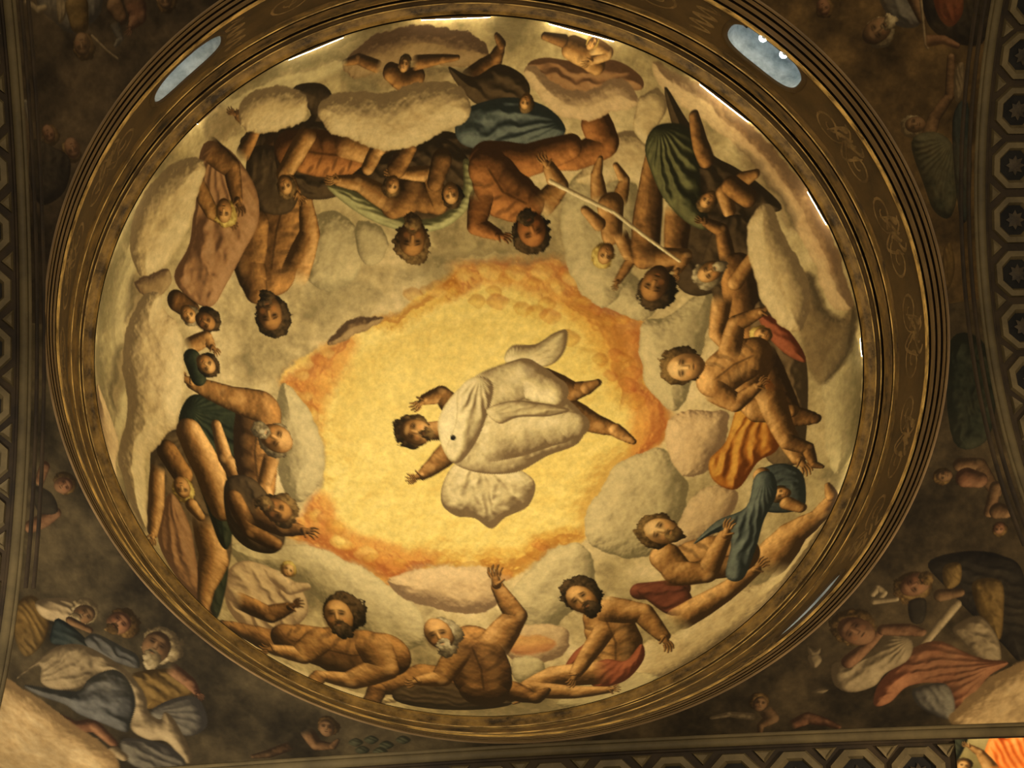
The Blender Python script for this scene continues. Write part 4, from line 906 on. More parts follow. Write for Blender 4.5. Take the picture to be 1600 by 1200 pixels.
('P',[(794.0,-208.5),(853.5,-109.6),(899.7,-34.2),(894.4,114.2),(861.7,252.7),(785.2,228.9),(766.8,78.7),(762.6,-96.9)],'umberL',50.0,'drapery',{'fold': 43.31,'fa': 75}),
('P',[(789.6,-182.7),(848.5,-134.8),(889.1,-65.2),(898.6,-17.0),(850.3,-55.4),(806.0,-121.4)],'red',23.0,'drapery',{'fold': 19.73,'fa': 40}),
('L',[(792.5,-55.8,38.83),(824.5,39.5,36.7),(853.0,119.3,26.56)],'fleshD','',{'root': True}),
('L',[(853.0,119.3,26.03),(883.9,133.5,22.54),(912.1,147.5,13.23)],'fleshD','',{}),
('H',796.1,-116.9,29.18,-150,0.3,'fleshM','hairY',{}),
('part','painted_figure','curly haired painted figure with an orange drape at the right'),
('P',[(752.2,15.3),(801.8,-1.4),(842.1,98.0),(813.6,199.7),(760.0,226.0),(702.0,290.0),(647.5,255.7),(640.2,195.9),(686.4,150.8),(719.1,68.3)],'orange',40.6,'drapery',{'an': (805.0,-0.6,34),'amp': 0.42}),
('L',[(779.8,-58.7,50.82),(740.1,2.3,45.27),(776.3,80.9,34.58)],'fleshM','',{'root': True}),
('L',[(776.3,80.9,33.89),(818.1,93.6,29.36),(856.4,106.3,17.24)],'fleshM','',{}),
('L',[(673.5,-24.5,50.21),(721.0,-53.7,59.55),(770.6,-67.6,49.68)],'fleshM','',{'torso': True}),
('L',[(802.4,34.0,36.08),(828.4,145.0,28.49),(859.5,244.3,18.82)],'fleshM','',{'root': True}),
('L',[(861.3,250.5,10.36),(868.1,266.4,9.13)],'fleshM','',{}),
('L',[(876.7,266.6,3.77),(884.8,278.7,3.19),(887.4,291.2,2.16)],'fleshM','',{'root': True}),
('L',[(872.1,269.1,3.77),(880.1,285.5,3.2),(881.3,300.8,2.17)],'fleshM','',{'root': True}),
('L',[(867.5,271.7,3.78),(873.2,288.5,3.2),(872.4,302.9,2.17)],'fleshM','',{'root': True}),
('L',[(862.9,274.2,3.78),(865.5,287.1,3.2),(863.5,297.2,2.17)],'fleshM','',{'root': True}),
('L',[(861.3,250.5,4.52),(851.6,268.6,2.83)],'fleshM','',{'root': True}),
('L',[(713.5,-93.0,29.93),(733.4,-160.6,23.76),(795.9,-177.9,14.29)],'fleshM','',{'root': True}),
('L',[(799.2,-178.9,9.02),(810.5,-183.0,7.92)],'fleshM','',{}),
('L',[(809.8,-191.8,3.27),(818.1,-197.8,2.76),(827.1,-198.1,1.87)],'fleshM','',{'root': True}),
('L',[(812.2,-186.6,3.27),(823.5,-191.9,2.76),(834.7,-190.3,1.86)],'fleshM','',{'root': True}),
('L',[(814.5,-181.4,3.27),(826.4,-184.4,2.76),(837.1,-181.1,1.87)],'fleshM','',{'root': True}),
('L',[(816.9,-176.2,3.27),(826.1,-176.8,2.77),(833.8,-173.1,1.87)],'fleshM','',{'root': True}),
('L',[(799.2,-178.9,3.94),(813.6,-165.7,2.45)],'fleshM','',{'root': True}),
('L',[(671.2,9.8,30.19),(720.4,50.9,24.15),(774.4,20.3,14.56)],'fleshM','',{'root': True}),
('L',[(778.0,18.3,8.01),(786.2,11.3,7.04)],'fleshM','',{}),
('L',[(783.7,3.5,2.91),(788.8,-4.6,2.46),(795.8,-7.8,1.66)],'fleshM','',{'root': True}),
('L',[(786.7,7.5,2.91),(794.6,-0.7,2.46),(803.7,-2.8,1.66)],'fleshM','',{'root': True}),
('L',[(789.7,11.6,2.91),(798.6,5.4,2.46),(807.8,5.3,1.66)],'fleshM','',{'root': True}),
('L',[(792.7,15.6,2.91),(800.1,12.5,2.46),(807.0,13.8,1.66)],'fleshM','',{'root': True}),
('L',[(778.0,18.3,3.49),(792.3,26.1,2.18)],'fleshM','',{'root': True}),
('H',594.3,-72.0,57.39,185,-0.2,'fleshL','hairB',{}),
('part','painted_cloud',None),
('P',[(779.2,-429.0),(814.1,-445.2),(846.0,-405.8),(883.1,-308.6),(921.2,-207.4),(901.3,-113.0),(860.3,-116.3),(821.3,-168.7),(786.1,-260.1),(769.1,-361.4)],'cloud',51.4,'',{'rough': 10,'soft': 2.0,'outline': 0.15}),
('part','painted_figure','small painted infants wrapped in blue at the lower right'),
('P',[(750.0,260.7),(815.3,245.1),(863.4,292.1),(856.8,390.5),(822.1,396.4),(768.4,377.3),(740.1,349.3)],'blue',34.4,'drapery',{'fold': 24.07,'fa': 20,'bias': -0.1}),
('L',[(765.6,264.8,21.52),(776.9,305.9,17.66)],'fleshM','',{}),
('H',805.2,334.1,26.84,-160,0.2,'fleshM','hairB',{}),
('L',[(837.0,188.0,21.29),(883.7,222.4,15.73),(893.1,276.5,9.42)],'fleshD','',{'root': True}),
('L',[(893.1,276.5,9.24),(902.9,284.3,8.01),(911.7,291.8,4.71)],'fleshD','',{}),
('L',[(816.9,366.0,18.67),(847.1,394.5,13.76)],'fleshM','',{}),
('part','painted_figure','bearded painted figure holding a blue cloth at the lower right'),
('L',[(427.2,540.6,25.43),(522.3,551.6,30.92)],'redD','',{}),
('P',[(421.4,535.7),(478.1,522.4),(538.9,547.2),(549.9,621.1),(494.1,632.1),(444.9,575.8)],'redD',32.0,'drapery',{'fold': 28.48,'fa': 10}),
('L',[(745.5,535.6,54.85),(811.6,468.1,42.71),(882.3,439.6,26.19),(918.8,395.2,13.72)],'fleshM','',{'root': True}),
('L',[(918.8,395.2,13.45),(917.1,372.2,11.6),(915.1,351.6,6.8)],'fleshM','',{}),
('L',[(514.1,645.9,39.32),(623.5,595.6,32.09),(709.6,547.4,18.46)],'fleshM','',{'root': True}),
('L',[(713.8,545.1,10.15),(724.2,536.2,8.91)],'fleshM','',{}),
('L',[(722.7,524.9,3.67),(729.8,514.2,3.1),(738.1,510.7,2.09)],'fleshM','',{'root': True}),
('L',[(725.4,531.0,3.68),(735.6,520.4,3.1),(746.2,518.7,2.1)],'fleshM','',{'root': True}),
('L',[(728.1,537.1,3.69),(739.1,529.6,3.11),(749.4,530.7,2.11)],'fleshM','',{'root': True}),
('L',[(730.7,543.2,3.69),(739.5,539.9,3.13),(746.9,542.7,2.12)],'fleshM','',{'root': True}),
('L',[(713.8,545.1,4.43),(728.5,558.2,2.78)],'fleshM','',{'root': True}),
('L',[(544.2,484.6,59.63),(612.6,476.5,65.97),(675.0,485.2,58.89)],'fleshM','',{'torso': True}),
('L',[(503.4,449.3,40.79),(532.3,501.7,36.21)],'fleshM','',{}),
('P',[(577.3,425.4),(641.7,370.5),(718.1,347.1),(749.6,264.3),(791.1,264.4),(796.6,327.4),(756.4,397.3),(722.5,483.8),(678.8,564.4),(641.5,541.4),(668.5,439.2),(637.7,404.2)],'blue',34.7,'drapery',{'an': (775.2,263.7,44),'amp': 0.4}),
('L',[(513.0,501.7,37.96),(596.9,520.8,29.92),(655.0,420.0,19.3)],'fleshM','',{'root': True}),
('L',[(658.6,417.0,10.53),(664.1,401.8,9.24)],'fleshM','',{}),
('L',[(657.8,393.5,3.82),(659.8,379.4,3.22),(666.0,370.4,2.18)],'fleshM','',{'root': True}),
('L',[(662.9,396.5,3.82),(667.6,380.1,3.22),(676.5,370.8,2.18)],'fleshM','',{'root': True}),
('L',[(668.0,399.5,3.82),(674.5,384.9,3.22),(684.2,377.8,2.18)],'fleshM','',{'root': True}),
('L',[(673.1,402.6,3.82),(679.3,392.9,3.23),(687.1,389.1,2.18)],'fleshM','',{'root': True}),
('L',[(658.6,417.0,4.59),(677.4,416.5,2.86)],'fleshM','',{'root': True}),
('H',496.0,372.3,55.68,-155,0.15,'fleshL','hairB',{'beard': 0.5}),
('part','painted_figure','dark haired painted figure with a red cloth at the bottom right'),
('P',[(311.5,605.3),(334.7,645.6),(287.4,717.9),(206.8,753.2),(234.6,705.2),(276.0,669.4)],'red',21.9,'drapery',{'an': (327.3,607.7,34),'amp': 0.36}),
('L',[(330.5,608.2,57.2),(343.8,689.3,67.1),(331.6,757.9,56.5)],'fleshM','',{'torso': True}),
('P',[(259.3,766.4),(309.3,739.6),(357.8,754.6),(405.0,706.5),(401.0,761.0),(338.5,829.5),(264.0,835.5)],'red',34.2,'drapery',{'an': (399.6,718.7,34),'amp': 0.36}),
('L',[(281.4,784.6,41.35),(176.7,775.7,33.68),(105.2,807.8,27.63)],'fleshM','',{'root': True}),
('L',[(98.2,811.1,15.24),(80.0,824.2,13.57)],'fleshM','',{}),
('L',[(78.6,841.9,5.71),(64.0,859.2,4.94),(50.0,865.2,3.37)],'fleshM','',{'root': True}),
('L',[(76.5,832.3,5.65),(57.5,849.1,4.87),(40.8,851.9,3.31)],'fleshM','',{'root': True}),
('L',[(74.3,822.9,5.6),(55.3,834.6,4.8),(39.8,833.3,3.24)],'fleshM','',{'root': True}),
('L',[(72.1,813.7,5.56),(57.8,818.9,4.73),(47.0,815.1,3.19)],'fleshM','',{'root': True}),
('L',[(98.2,811.1,6.65),(79.3,792.0,4.09)],'fleshM','',{'root': True}),
('L',[(116.0,818.6,29.91),(207.6,843.7,25.53),(291.3,854.1,14.77)],'fleshM','',{'root': True}),
('L',[(294.5,854.6,8.14),(303.6,853.4,7.17)],'fleshM','',{}),
('L',[(306.8,843.9,2.92),(314.7,839.6,2.46),(320.7,841.4,1.67)],'fleshM','',{'root': True}),
('L',[(306.2,850.1,2.95),(315.8,847.5,2.49),(322.3,852.1,1.7)],'fleshM','',{'root': True}),
('L',[(305.5,856.3,2.98),(314.3,856.6,2.53),(319.6,863.6,1.74)],'fleshM','',{'root': True}),
('L',[(304.6,862.7,3.02),(310.7,865.2,2.58),(313.6,872.0,1.78)],'fleshM','',{'root': True}),
('L',[(294.5,854.6,3.55),(297.7,873.6,2.32)],'fleshM','',{'root': True}),
('L',[(340.7,581.8,39.99),(424.1,608.4,30.31),(461.4,693.7,19.02)],'fleshM','',{'root': True}),
('L',[(462.1,698.4,10.18),(465.4,715.2,9.04)],'fleshM','',{}),
('L',[(473.4,716.0,3.74),(478.3,729.4,3.19),(477.9,742.8,2.18)],'fleshM','',{'root': True}),
('L',[(468.6,718.3,3.74),(472.6,736.0,3.21),(470.4,752.4,2.19)],'fleshM','',{'root': True}),
('L',[(463.7,720.6,3.75),(465.7,738.6,3.21),(462.0,754.0,2.19)],'fleshM','',{'root': True}),
('L',[(458.9,723.0,3.75),(458.9,736.6,3.2),(455.1,747.3,2.18)],'fleshM','',{'root': True}),
('L',[(462.1,698.4,4.44),(449.6,716.3,2.79)],'fleshM','',{'root': True}),
('L',[(321.4,647.5,27.62),(259.4,730.6,21.98),(228.7,774.7,16.52)],'fleshM','',{'root': True}),
('L',[(225.5,779.2,9.11),(218.5,793.0,8.09)],'fleshM','',{}),
('L',[(222.0,801.3,3.36),(217.8,814.9,2.88),(211.2,823.7,1.96)],'fleshM','',{'root': True}),
('L',[(218.5,798.1,3.36),(211.7,813.7,2.87),(202.7,822.4,1.96)],'fleshM','',{'root': True}),
('L',[(214.9,795.0,3.35),(206.9,808.5,2.86),(197.7,814.8,1.94)],'fleshM','',{'root': True}),
('L',[(211.4,791.8,3.34),(204.5,800.5,2.84),(197.5,803.5,1.93)],'fleshM','',{'root': True}),
('L',[(225.5,779.2,3.98),(210.2,778.8,2.48)],'fleshM','',{'root': True}),
('H',281.9,534.4,56.78,-125,-0.5,'fleshM','hairD',{'beard': 0.5}),
('part','painted_figure','white bearded painted figure with a lifted arm at the bottom centre'),
('L',[(-25.7,805.4,66.7),(-157.0,761.1,48.82),(-291.3,802.6,24.61)],'fleshD','',{'root': True}),
('L',[(-291.3,802.6,24.12),(-311.8,841.2,22.8),(-338.6,890.2,24.05)],'fleshD','',{}),
('L',[(-30.7,828.8,50.21),(57.6,816.7,36.4),(108.5,852.4,19.25)],'fleshD','',{'root': True}),
('L',[(108.5,852.4,18.87),(128.3,836.8,16.07),(146.4,822.9,9.32)],'fleshD','',{}),
('P',[(-239.1,799.1),(-130.3,761.3),(-39.8,809.3),(47.8,860.3),(-23.3,880.7),(-156.5,877.8),(-251.5,850.2)],'umber',36.4,'drapery',{'fold': 24.24,'fa': 10}),
('L',[(-17.9,664.7,69.21),(-6.1,735.7,77.27),(-12.7,806.2,65.18)],'fleshD','',{'torso': True}),
('L',[(38.9,660.0,44.09),(106.6,574.4,30.04),(70.8,488.1,18.04)],'fleshM','',{'root': True}),
('L',[(68.3,480.4,12.51),(67.4,461.3,10.98)],'fleshM','',{}),
('L',[(56.9,457.9,4.54),(51.1,443.1,3.83),(52.3,429.4,2.59)],'fleshM','',{'root': True}),
('L',[(63.7,457.0,4.54),(60.6,437.5,3.83),(65.4,421.4,2.58)],'fleshM','',{'root': True}),
('L',[(70.6,456.1,4.54),(71.6,436.7,3.83),(79.2,422.6,2.58)],'fleshM','',{'root': True}),
('L',[(77.5,455.2,4.53),(81.1,441.2,3.83),(88.6,432.3,2.59)],'fleshM','',{'root': True}),
('L',[(68.3,480.4,5.46),(88.6,465.4,3.4)],'fleshM','',{'root': True}),
('L',[(-56.5,679.1,33.01),(-113.6,761.6,27.5),(-172.2,770.0,16.9)],'fleshM','',{'root': True}),
('L',[(-176.7,770.7,9.31),(-188.8,775.3,8.24)],'fleshM','',{}),
('L',[(-191.7,785.6,3.43),(-201.9,793.1,2.93),(-210.5,793.9,1.99)],'fleshM','',{'root': True}),
('L',[(-191.8,779.5,3.42),(-204.6,785.9,2.91),(-214.6,784.5,1.97)],'fleshM','',{'root': True}),
('L',[(-192.0,773.5,3.4),(-204.3,777.0,2.89),(-213.1,773.3,1.95)],'fleshM','',{'root': True}),
('L',[(-192.2,767.5,3.39),(-201.1,768.0,2.87),(-206.8,763.7,1.94)],'fleshM','',{'root': True}),
('L',[(-176.7,770.7,4.06),(-185.2,755.7,2.51)],'fleshM','',{'root': True}),
('H',-90.9,618.0,58.2,-105,-0.5,'fleshM','hairG',{'beard': 0.9,'bald': 1}),
('part','painted_figure','small painted infants drawn pale upon the cloud at the bottom left'),
('P',[(-653.5,478.8),(-597.0,424.6),(-511.0,441.1),(-447.2,491.9),(-439.5,568.1),(-520.3,638.0),(-612.1,645.3),(-662.4,581.7)],'cloudP',45.0,'drapery',{'fold': 41.24,'fa': 60,'bias': -0.08}),
('L',[(-513.0,460.0,21.28),(-478.7,494.5,18.52),(-429.0,483.1,10.01)],'cloudP','',{'root': True}),
('H',-475.9,438.1,24.32,-60,0.2,'fleshL','hairY',{}),
('L',[(-620.7,552.0,29.72),(-546.3,580.2,27.53),(-489.6,553.3,17.69)],'fleshD','',{'root': True}),
('L',[(-484.6,551.0,9.71),(-471.9,542.7,8.5)],'fleshD','',{}),
('L',[(-471.5,533.2,3.5),(-462.0,523.7,2.95),(-452.4,520.2,1.99)],'fleshD','',{'root': True}),
('L',[(-469.6,538.2,3.51),(-456.8,528.6,2.95),(-445.1,526.5,1.99)],'fleshD','',{'root': True}),
('L',[(-467.8,543.2,3.51),(-454.6,536.1,2.96),(-443.6,536.3,1.99)],'fleshD','',{'root': True}),
('L',[(-465.9,548.2,3.51),(-455.8,544.7,2.96),(-448.1,546.5,2.0)],'fleshD','',{'root': True}),
('L',[(-484.6,551.0,4.24),(-470.8,561.0,2.64)],'fleshD','',{'root': True}),
('part','painted_figure','dark bearded painted figure turning his back at the bottom left'),
('L',[(-545.8,677.2,48.23),(-625.6,655.8,32.85),(-684.7,647.4,16.68)],'fleshD','',{'root': True}),
('L',[(-684.7,647.4,16.35),(-708.6,673.5,18.25),(-732.0,699.7,5.85)],'fleshD','',{}),
('L',[(-251.8,685.8,71.28),(-341.1,690.0,80.78),(-420.8,671.6,67.59),(-502.3,656.5,52.08)],'fleshD','',{'torso': True}),
('L',[(-274.5,657.9,50.23),(-259.0,728.2,39.81),(-359.0,780.6,31.01),(-442.2,774.1,20.79)],'fleshM','',{'root': True}),
('L',[(-442.2,774.1,20.37),(-466.5,803.6,20.0),(-499.7,848.6,7.81)],'fleshM','',{}),
('L',[(-416.5,646.2,37.69),(-479.9,705.4,31.02),(-551.1,701.3,20.32)],'fleshM','',{'root': True}),
('L',[(-556.2,701.2,11.23),(-571.0,704.7,10.12)],'fleshM','',{}),
('L',[(-578.2,718.0,4.36),(-593.0,727.2,3.91),(-603.2,727.5,2.73)],'fleshM','',{'root': True}),
('L',[(-575.9,709.7,4.25),(-592.7,716.4,3.77),(-603.2,712.9,2.58)],'fleshM','',{'root': True}),
('L',[(-573.7,701.6,4.17),(-588.6,703.9,3.62),(-596.8,697.4,2.44)],'fleshM','',{'root': True}),
('L',[(-571.7,693.9,4.1),(-581.6,692.7,3.5),(-586.2,686.0,2.35)],'fleshM','',{'root': True}),
('L',[(-556.2,701.2,4.9),(-560.1,680.5,2.98)],'fleshM','',{'root': True}),
('H',-342.6,561.8,62.46,-92,-0.8,'fleshM','hairD',{'beard': 0.8}),
('part','painted_figure','draped painted figure lying low at the left rim'),
('P',[(-832.3,130.0),(-774.3,87.7),(-704.8,83.6),(-646.7,151.6),(-625.7,271.7),(-626.2,398.8),(-674.0,542.7),(-714.3,625.6),(-763.8,585.2),(-812.8,501.9),(-842.4,400.7),(-846.5,276.0)],'umberL',48.0,'drapery',{'an': (-715.9,92.0,20),'amp': 0.34,'bias': -0.18}),
('P',[(-842.4,400.7),(-788.3,262.1),(-740.0,343.6),(-731.2,455.7),(-719.7,546.2),(-709.8,623.6),(-768.8,573.2),(-817.4,503.9)],'pink',43.7,'drapery',{'an': (-788.3,262.1,26),'amp': 0.36,'bias': -0.15}),
('P',[(-682.6,388.8),(-645.6,412.8),(-646.1,477.5),(-682.2,586.9),(-712.9,634.9),(-721.4,555.3),(-712.0,451.4)],'greenD',27.2,'drapery',{'fold': 27.16,'fa': 85}),
('L',[(-691.8,335.0,39.57),(-680.0,429.8,42.21),(-715.7,524.2,25.09),(-743.5,614.6,15.83)],'fleshM','',{'root': True}),
('L',[(-745.8,620.7,9.05),(-751.2,638.0,9.54)],'fleshM','',{}),
('L',[(-743.7,635.9,3.58),(-746.0,649.6,3.82),(-755.9,669.5,1.19)],'fleshM','',{'root': True}),
('L',[(-749.8,640.5,4.01),(-759.0,665.6,2.56),(-761.7,672.4,1.19)],'fleshM','',{'root': True}),
('L',[(-757.1,647.1,4.72),(-763.8,665.6,1.76),(-767.5,671.6,1.19)],'fleshM','',{'root': True}),
('L',[(-766.7,657.3,3.42),(-768.1,663.4,1.76),(-771.6,667.4,1.19)],'fleshM','',{'root': True}),
('L',[(-745.8,620.7,3.95),(-772.0,652.6,2.47)],'fleshM','',{'root': True}),
('L',[(-821.5,204.9,21.62),(-833.7,302.1,24.36),(-858.2,398.5,16.61)],'fleshM','',{'root': True}),
('L',[(-859.7,403.9,9.21),(-861.6,417.7,8.27)],'fleshM','',{}),
('L',[(-853.6,417.2,3.37),(-852.0,427.4,2.88),(-856.0,438.4,1.99)],'fleshM','',{'root': True}),
('L',[(-859.2,419.8,3.41),(-860.2,434.0,2.95),(-867.5,448.7,2.1)],'fleshM','',{'root': True}),
('L',[(-865.0,422.5,3.47),(-868.7,437.9,3.04),(-878.4,453.1,2.21)],'fleshM','',{'root': True}),
('L',[(-870.9,425.5,3.53),(-875.8,437.9,3.11),(-884.4,449.4,2.25)],'fleshM','',{'root': True}),
('L',[(-859.7,403.9,4.02),(-878.8,421.5,2.68)],'fleshM','',{'root': True}),
('part','painted_figure','painted infant resting among legs at the left'),
('L',[(-788.2,148.8,32.52),(-750.6,201.5,31.48)],'fleshD','',{}),
('H',-749.8,243.8,35.99,80,0.2,'fleshM','hairY',{}),
('L',[(-727.5,286.5,19.74),(-707.8,312.1,14.49)],'fleshM','',{}),
('part','painted_figure','white haired painted figure in a dark green cloak at the left'),
('P',[(-742.8,21.5),(-691.1,-19.4),(-563.9,23.9),(-558.4,149.4),(-594.5,229.4),(-627.9,380.5),(-657.0,384.7),(-687.1,280.0),(-719.9,175.4),(-752.6,97.7)],'greenD',49.4,'drapery',{'an': (-721.0,24.9,24),'amp': 0.4}),
('L',[(-723.0,86.2,38.14),(-670.0,185.8,43.5),(-644.5,284.8,32.67)],'fleshM','',{}),
('L',[(-646.3,55.8,14.11),(-625.0,142.2,20.76),(-572.9,220.2,23.67)],'fleshM','',{}),
('L',[(-528.5,14.2,61.83),(-543.0,120.6,58.68),(-537.2,210.0,46.17)],'fleshD','',{'torso': True}),
('L',[(-517.5,-3.4,41.66),(-605.2,-19.2,32.08),(-712.4,-46.5,17.91)],'fleshM','',{'root': True}),
('L',[(-716.1,-47.6,11.48),(-731.2,-53.4,10.12)],'fleshM','',{}),
('L',[(-740.3,-45.8,4.19),(-754.9,-47.4,3.55),(-763.8,-54.1,2.4)],'fleshM','',{'root': True}),
('L',[(-736.8,-51.8,4.19),(-753.4,-56.5,3.55),(-762.5,-66.3,2.4)],'fleshM','',{'root': True}),
('L',[(-733.2,-57.9,4.18),(-747.8,-64.8,3.54),(-754.5,-75.7,2.4)],'fleshM','',{'root': True}),
('L',[(-729.6,-63.9,4.18),(-739.1,-70.7,3.54),(-742.5,-79.6,2.39)],'fleshM','',{'root': True}),
('L',[(-716.1,-47.6,5.01),(-715.0,-69.6,3.12)],'fleshM','',{'root': True}),
('L',[(-498.2,130.8,21.79),(-523.2,208.8,17.73),(-505.7,260.0,12.5)],'fleshM','',{'root': True}),
('L',[(-504.5,263.4,6.88),(-499.9,271.7,6.06)],'fleshM','',{}),
('L',[(-493.5,270.1,2.5),(-487.6,275.6,2.12),(-485.9,282.4,1.43)],'fleshM','',{'root': True}),
('L',[(-497.0,272.5,2.5),(-491.4,280.6,2.12),(-490.8,289.3,1.43)],'fleshM','',{'root': True}),
('L',[(-500.5,274.9,2.5),(-496.6,283.7,2.12),(-497.6,292.3,1.43)],'fleshM','',{'root': True}),
('L',[(-504.1,277.3,2.51),(-502.4,284.4,2.12),(-504.2,290.8,1.44)],'fleshM','',{'root': True}),
('L',[(-504.5,263.4,3.0),(-512.3,276.0,1.88)],'fleshM','',{'root': True}),
('H',-485.5,78.7,55.48,25,-0.2,'fleshM','hairG',{'beard': 0.9,'bald': 1}),
('part','painted_figure','dark bearded painted figure stretching a hand to the glow at the left'),
('P',[(-628.4,205.1),(-556.9,187.3),(-495.2,259.2),(-473.6,339.5),(-506.1,392.8),(-582.4,385.8),(-630.0,326.1)],'umber',49.6,'drapery',{'fold': 35.44,'fa': 50}),
('L',[(-606.6,251.8,25.53),(-567.4,336.9,22.68),(-503.7,367.1,19.75)],'fleshD','',{}),
('L',[(-549.0,281.4,38.17),(-482.0,315.0,29.82),(-430.9,322.4,15.3)],'fleshD','',{'root': True}),
('L',[(-424.1,323.8,9.65),(-410.8,325.6,8.49)],'fleshD','',{}),
('L',[(-405.3,317.5,3.5),(-393.5,314.6,2.96),(-384.3,317.2,2.0)],'fleshD','',{'root': True}),
('L',[(-406.7,323.2,3.5),(-392.4,323.2,2.96),(-382.7,329.4,2.0)],'fleshD','',{'root': True}),
('L',[(-408.1,328.9,3.51),(-395.2,332.5,2.97),(-387.8,340.7,2.01)],'fleshD','',{'root': True}),
('L',[(-409.6,334.6,3.51),(-401.2,339.7,2.97),(-397.5,347.2,2.01)],'fleshD','',{'root': True}),
('L',[(-424.1,323.8,4.21),(-419.8,342.3,2.63)],'fleshD','',{'root': True}),
('H',-485.5,269.1,51.03,20,0.3,'fleshD','hairB',{'beard': 0.9}),
('part','painted_cloud',None),
('P',[(-745.0,-588.3),(-699.1,-569.6),(-709.7,-516.8),(-722.4,-455.0),(-757.8,-372.8),(-811.4,-308.7),(-859.0,-281.3),(-903.8,-321.3),(-914.1,-365.2),(-901.0,-440.2),(-839.0,-522.2)],'cloud',64.8,'',{'rough': 10,'soft': 2.0,'outline': 0.15}),
('part','painted_cloud',None),
('P',[(-888.4,-267.7),(-838.0,-295.3),(-788.9,-320.8),(-775.8,-292.0),(-804.6,-255.3),(-842.6,-238.1)],'cloudB',20.8,'',{'rough': 10,'soft': 2.0,'outline': 0.15}),
('part','painted_figure','two small painted heads peeping over a cloud at the left'),
('L',[(-758.8,-247.6,27.9),(-713.6,-229.0,24.46)],'fleshD','',{}),
('H',-720.7,-218.3,30.38,40,0.2,'fleshM','hairG',{}),
('H',-669.3,-212.4,35.57,20,0.6,'fleshD','hairD',{}),
('L',[(-715.8,-141.4,21.76),(-672.3,-166.7,18.87),(-657.7,-148.9,12.23)],'fleshM','',{'root': True}),
('L',[(-655.6,-146.3,6.73),(-648.4,-140.4,5.92)],'fleshM','',{}),
('L',[(-642.2,-143.3,2.44),(-634.7,-139.9,2.07),(-631.0,-134.5,1.4)],'fleshM','',{'root': True}),
('L',[(-645.2,-140.3,2.44),(-637.1,-134.8,2.07),(-634.0,-127.4,1.4)],'fleshM','',{'root': True}),
('L',[(-648.1,-137.4,2.45),(-641.7,-130.8,2.07),(-640.2,-123.2,1.4)],'fleshM','',{'root': True}),
('L',[(-651.1,-134.5,2.45),(-647.4,-128.8,2.07),(-647.4,-122.9,1.4)],'fleshM','',{'root': True}),
('L',[(-655.6,-146.3,2.94),(-660.0,-133.6,1.83)],'fleshM','',{'root': True}),
('L',[(-712.1,-109.2,24.91),(-694.1,-62.2,21.96)],'greenD','drapery',{}),
('H',-668.5,-98.5,34.06,30,0.1,'fleshM','hairD',{}),
('part','painted_cloud',None),
('P',[(-837.6,-254.9),(-804.6,-255.3),(-787.8,-213.9),(-747.8,-185.3),(-734.0,-106.1),(-738.6,-6.0),(-758.7,64.6),(-809.4,125.2),(-854.8,187.9),(-860.6,298.6),(-878.2,394.5),(-915.9,342.6),(-937.0,250.8),(-938.0,177.4),(-903.1,61.1),(-921.3,-34.8),(-910.4,-135.8),(-877.4,-220.6)],'cloud',71.7,'',{'rough': 10,'soft': 2.0,'outline': 0.15}),
('part','painted_cloud',None),
('P',[(-1009.4,31.8),(-970.3,83.3),(-938.7,159.6),(-955.8,259.5),(-935.2,370.2),(-987.2,346.2),(-1000.9,208.1)],'cloudP',29.2,'',{'rough': 10,'soft': 2.0,'outline': 0.15}),
('part','painted_figure','painted figure in a billowing white robe floating in the golden sky'),
('L',[(278.5,8.8,39.43),(358.8,53.9,25.71),(410.3,76.8,16.06)],'fleshM','',{'root': False}),
('L',[(410.3,76.8,18.25),(438.3,101.0,12.88),(453.8,113.4,8.04)],'fleshM','',{'root': False}),
('L',[(232.3,-66.3,39.31),(307.6,-36.7,25.6),(351.3,-46.4,14.64)],'fleshM','',{'root': False}),
('L',[(344.5,-43.7,18.48),(371.7,-54.7,10.34)],'fleshM','',{'root': False}),
('L',[(-1.6,-6.6,30.37),(-37.0,-48.1,22.81),(-81.3,-35.4,14.7)],'fleshM','',{'root': False}),
('L',[(-84.8,-33.8,9.28),(-95.4,-25.3,8.17)],'fleshM','',{}),
('L',[(-93.2,-16.9,3.38),(-100.5,-7.6,2.86),(-109.4,-3.6,1.93)],'fleshM','',{'root': True}),
('L',[(-96.5,-21.0,3.38),(-107.0,-11.2,2.86),(-118.5,-8.1,1.93)],'fleshM','',{'root': True}),
('L',[(-99.8,-25.2,3.38),(-111.2,-17.4,2.86),(-122.6,-16.1,1.93)],'fleshM','',{'root': True}),
('L',[(-103.1,-29.4,3.38),(-112.3,-25.0,2.86),(-120.8,-25.3,1.93)],'fleshM','',{'root': True}),
('L',[(-84.8,-33.8,4.05),(-101.7,-40.9,2.52)],'fleshM','',{'root': True}),
('L',[(-20.5,102.1,30.54),(-66.5,142.3,23.04),(-98.1,165.9,14.86)],'fleshM','',{'root': False}),
('L',[(-101.6,167.6,9.38),(-114.5,172.1,8.26)],'fleshM','',{}),
('L',[(-115.4,181.1,3.42),(-125.5,187.6,2.89),(-135.2,188.3,1.96)],'fleshM','',{'root': True}),
('L',[(-116.9,175.9,3.41),(-130.2,181.8,2.89),(-141.8,180.8,1.95)],'fleshM','',{'root': True}),
('L',[(-118.5,170.6,3.41),(-131.8,174.2,2.89),(-142.7,171.5,1.95)],'fleshM','',{'root': True}),
('L',[(-120.0,165.4,3.41),(-130.1,166.5,2.89),(-137.6,163.1,1.95)],'fleshM','',{'root': True}),
('L',[(-101.6,167.6,4.09),(-114.5,154.6,2.55)],'fleshM','',{'root': True}),
('L',[(-85.0,49.3,24.39),(-24.3,47.2,26.8)],'fleshM','',{'root': False}),
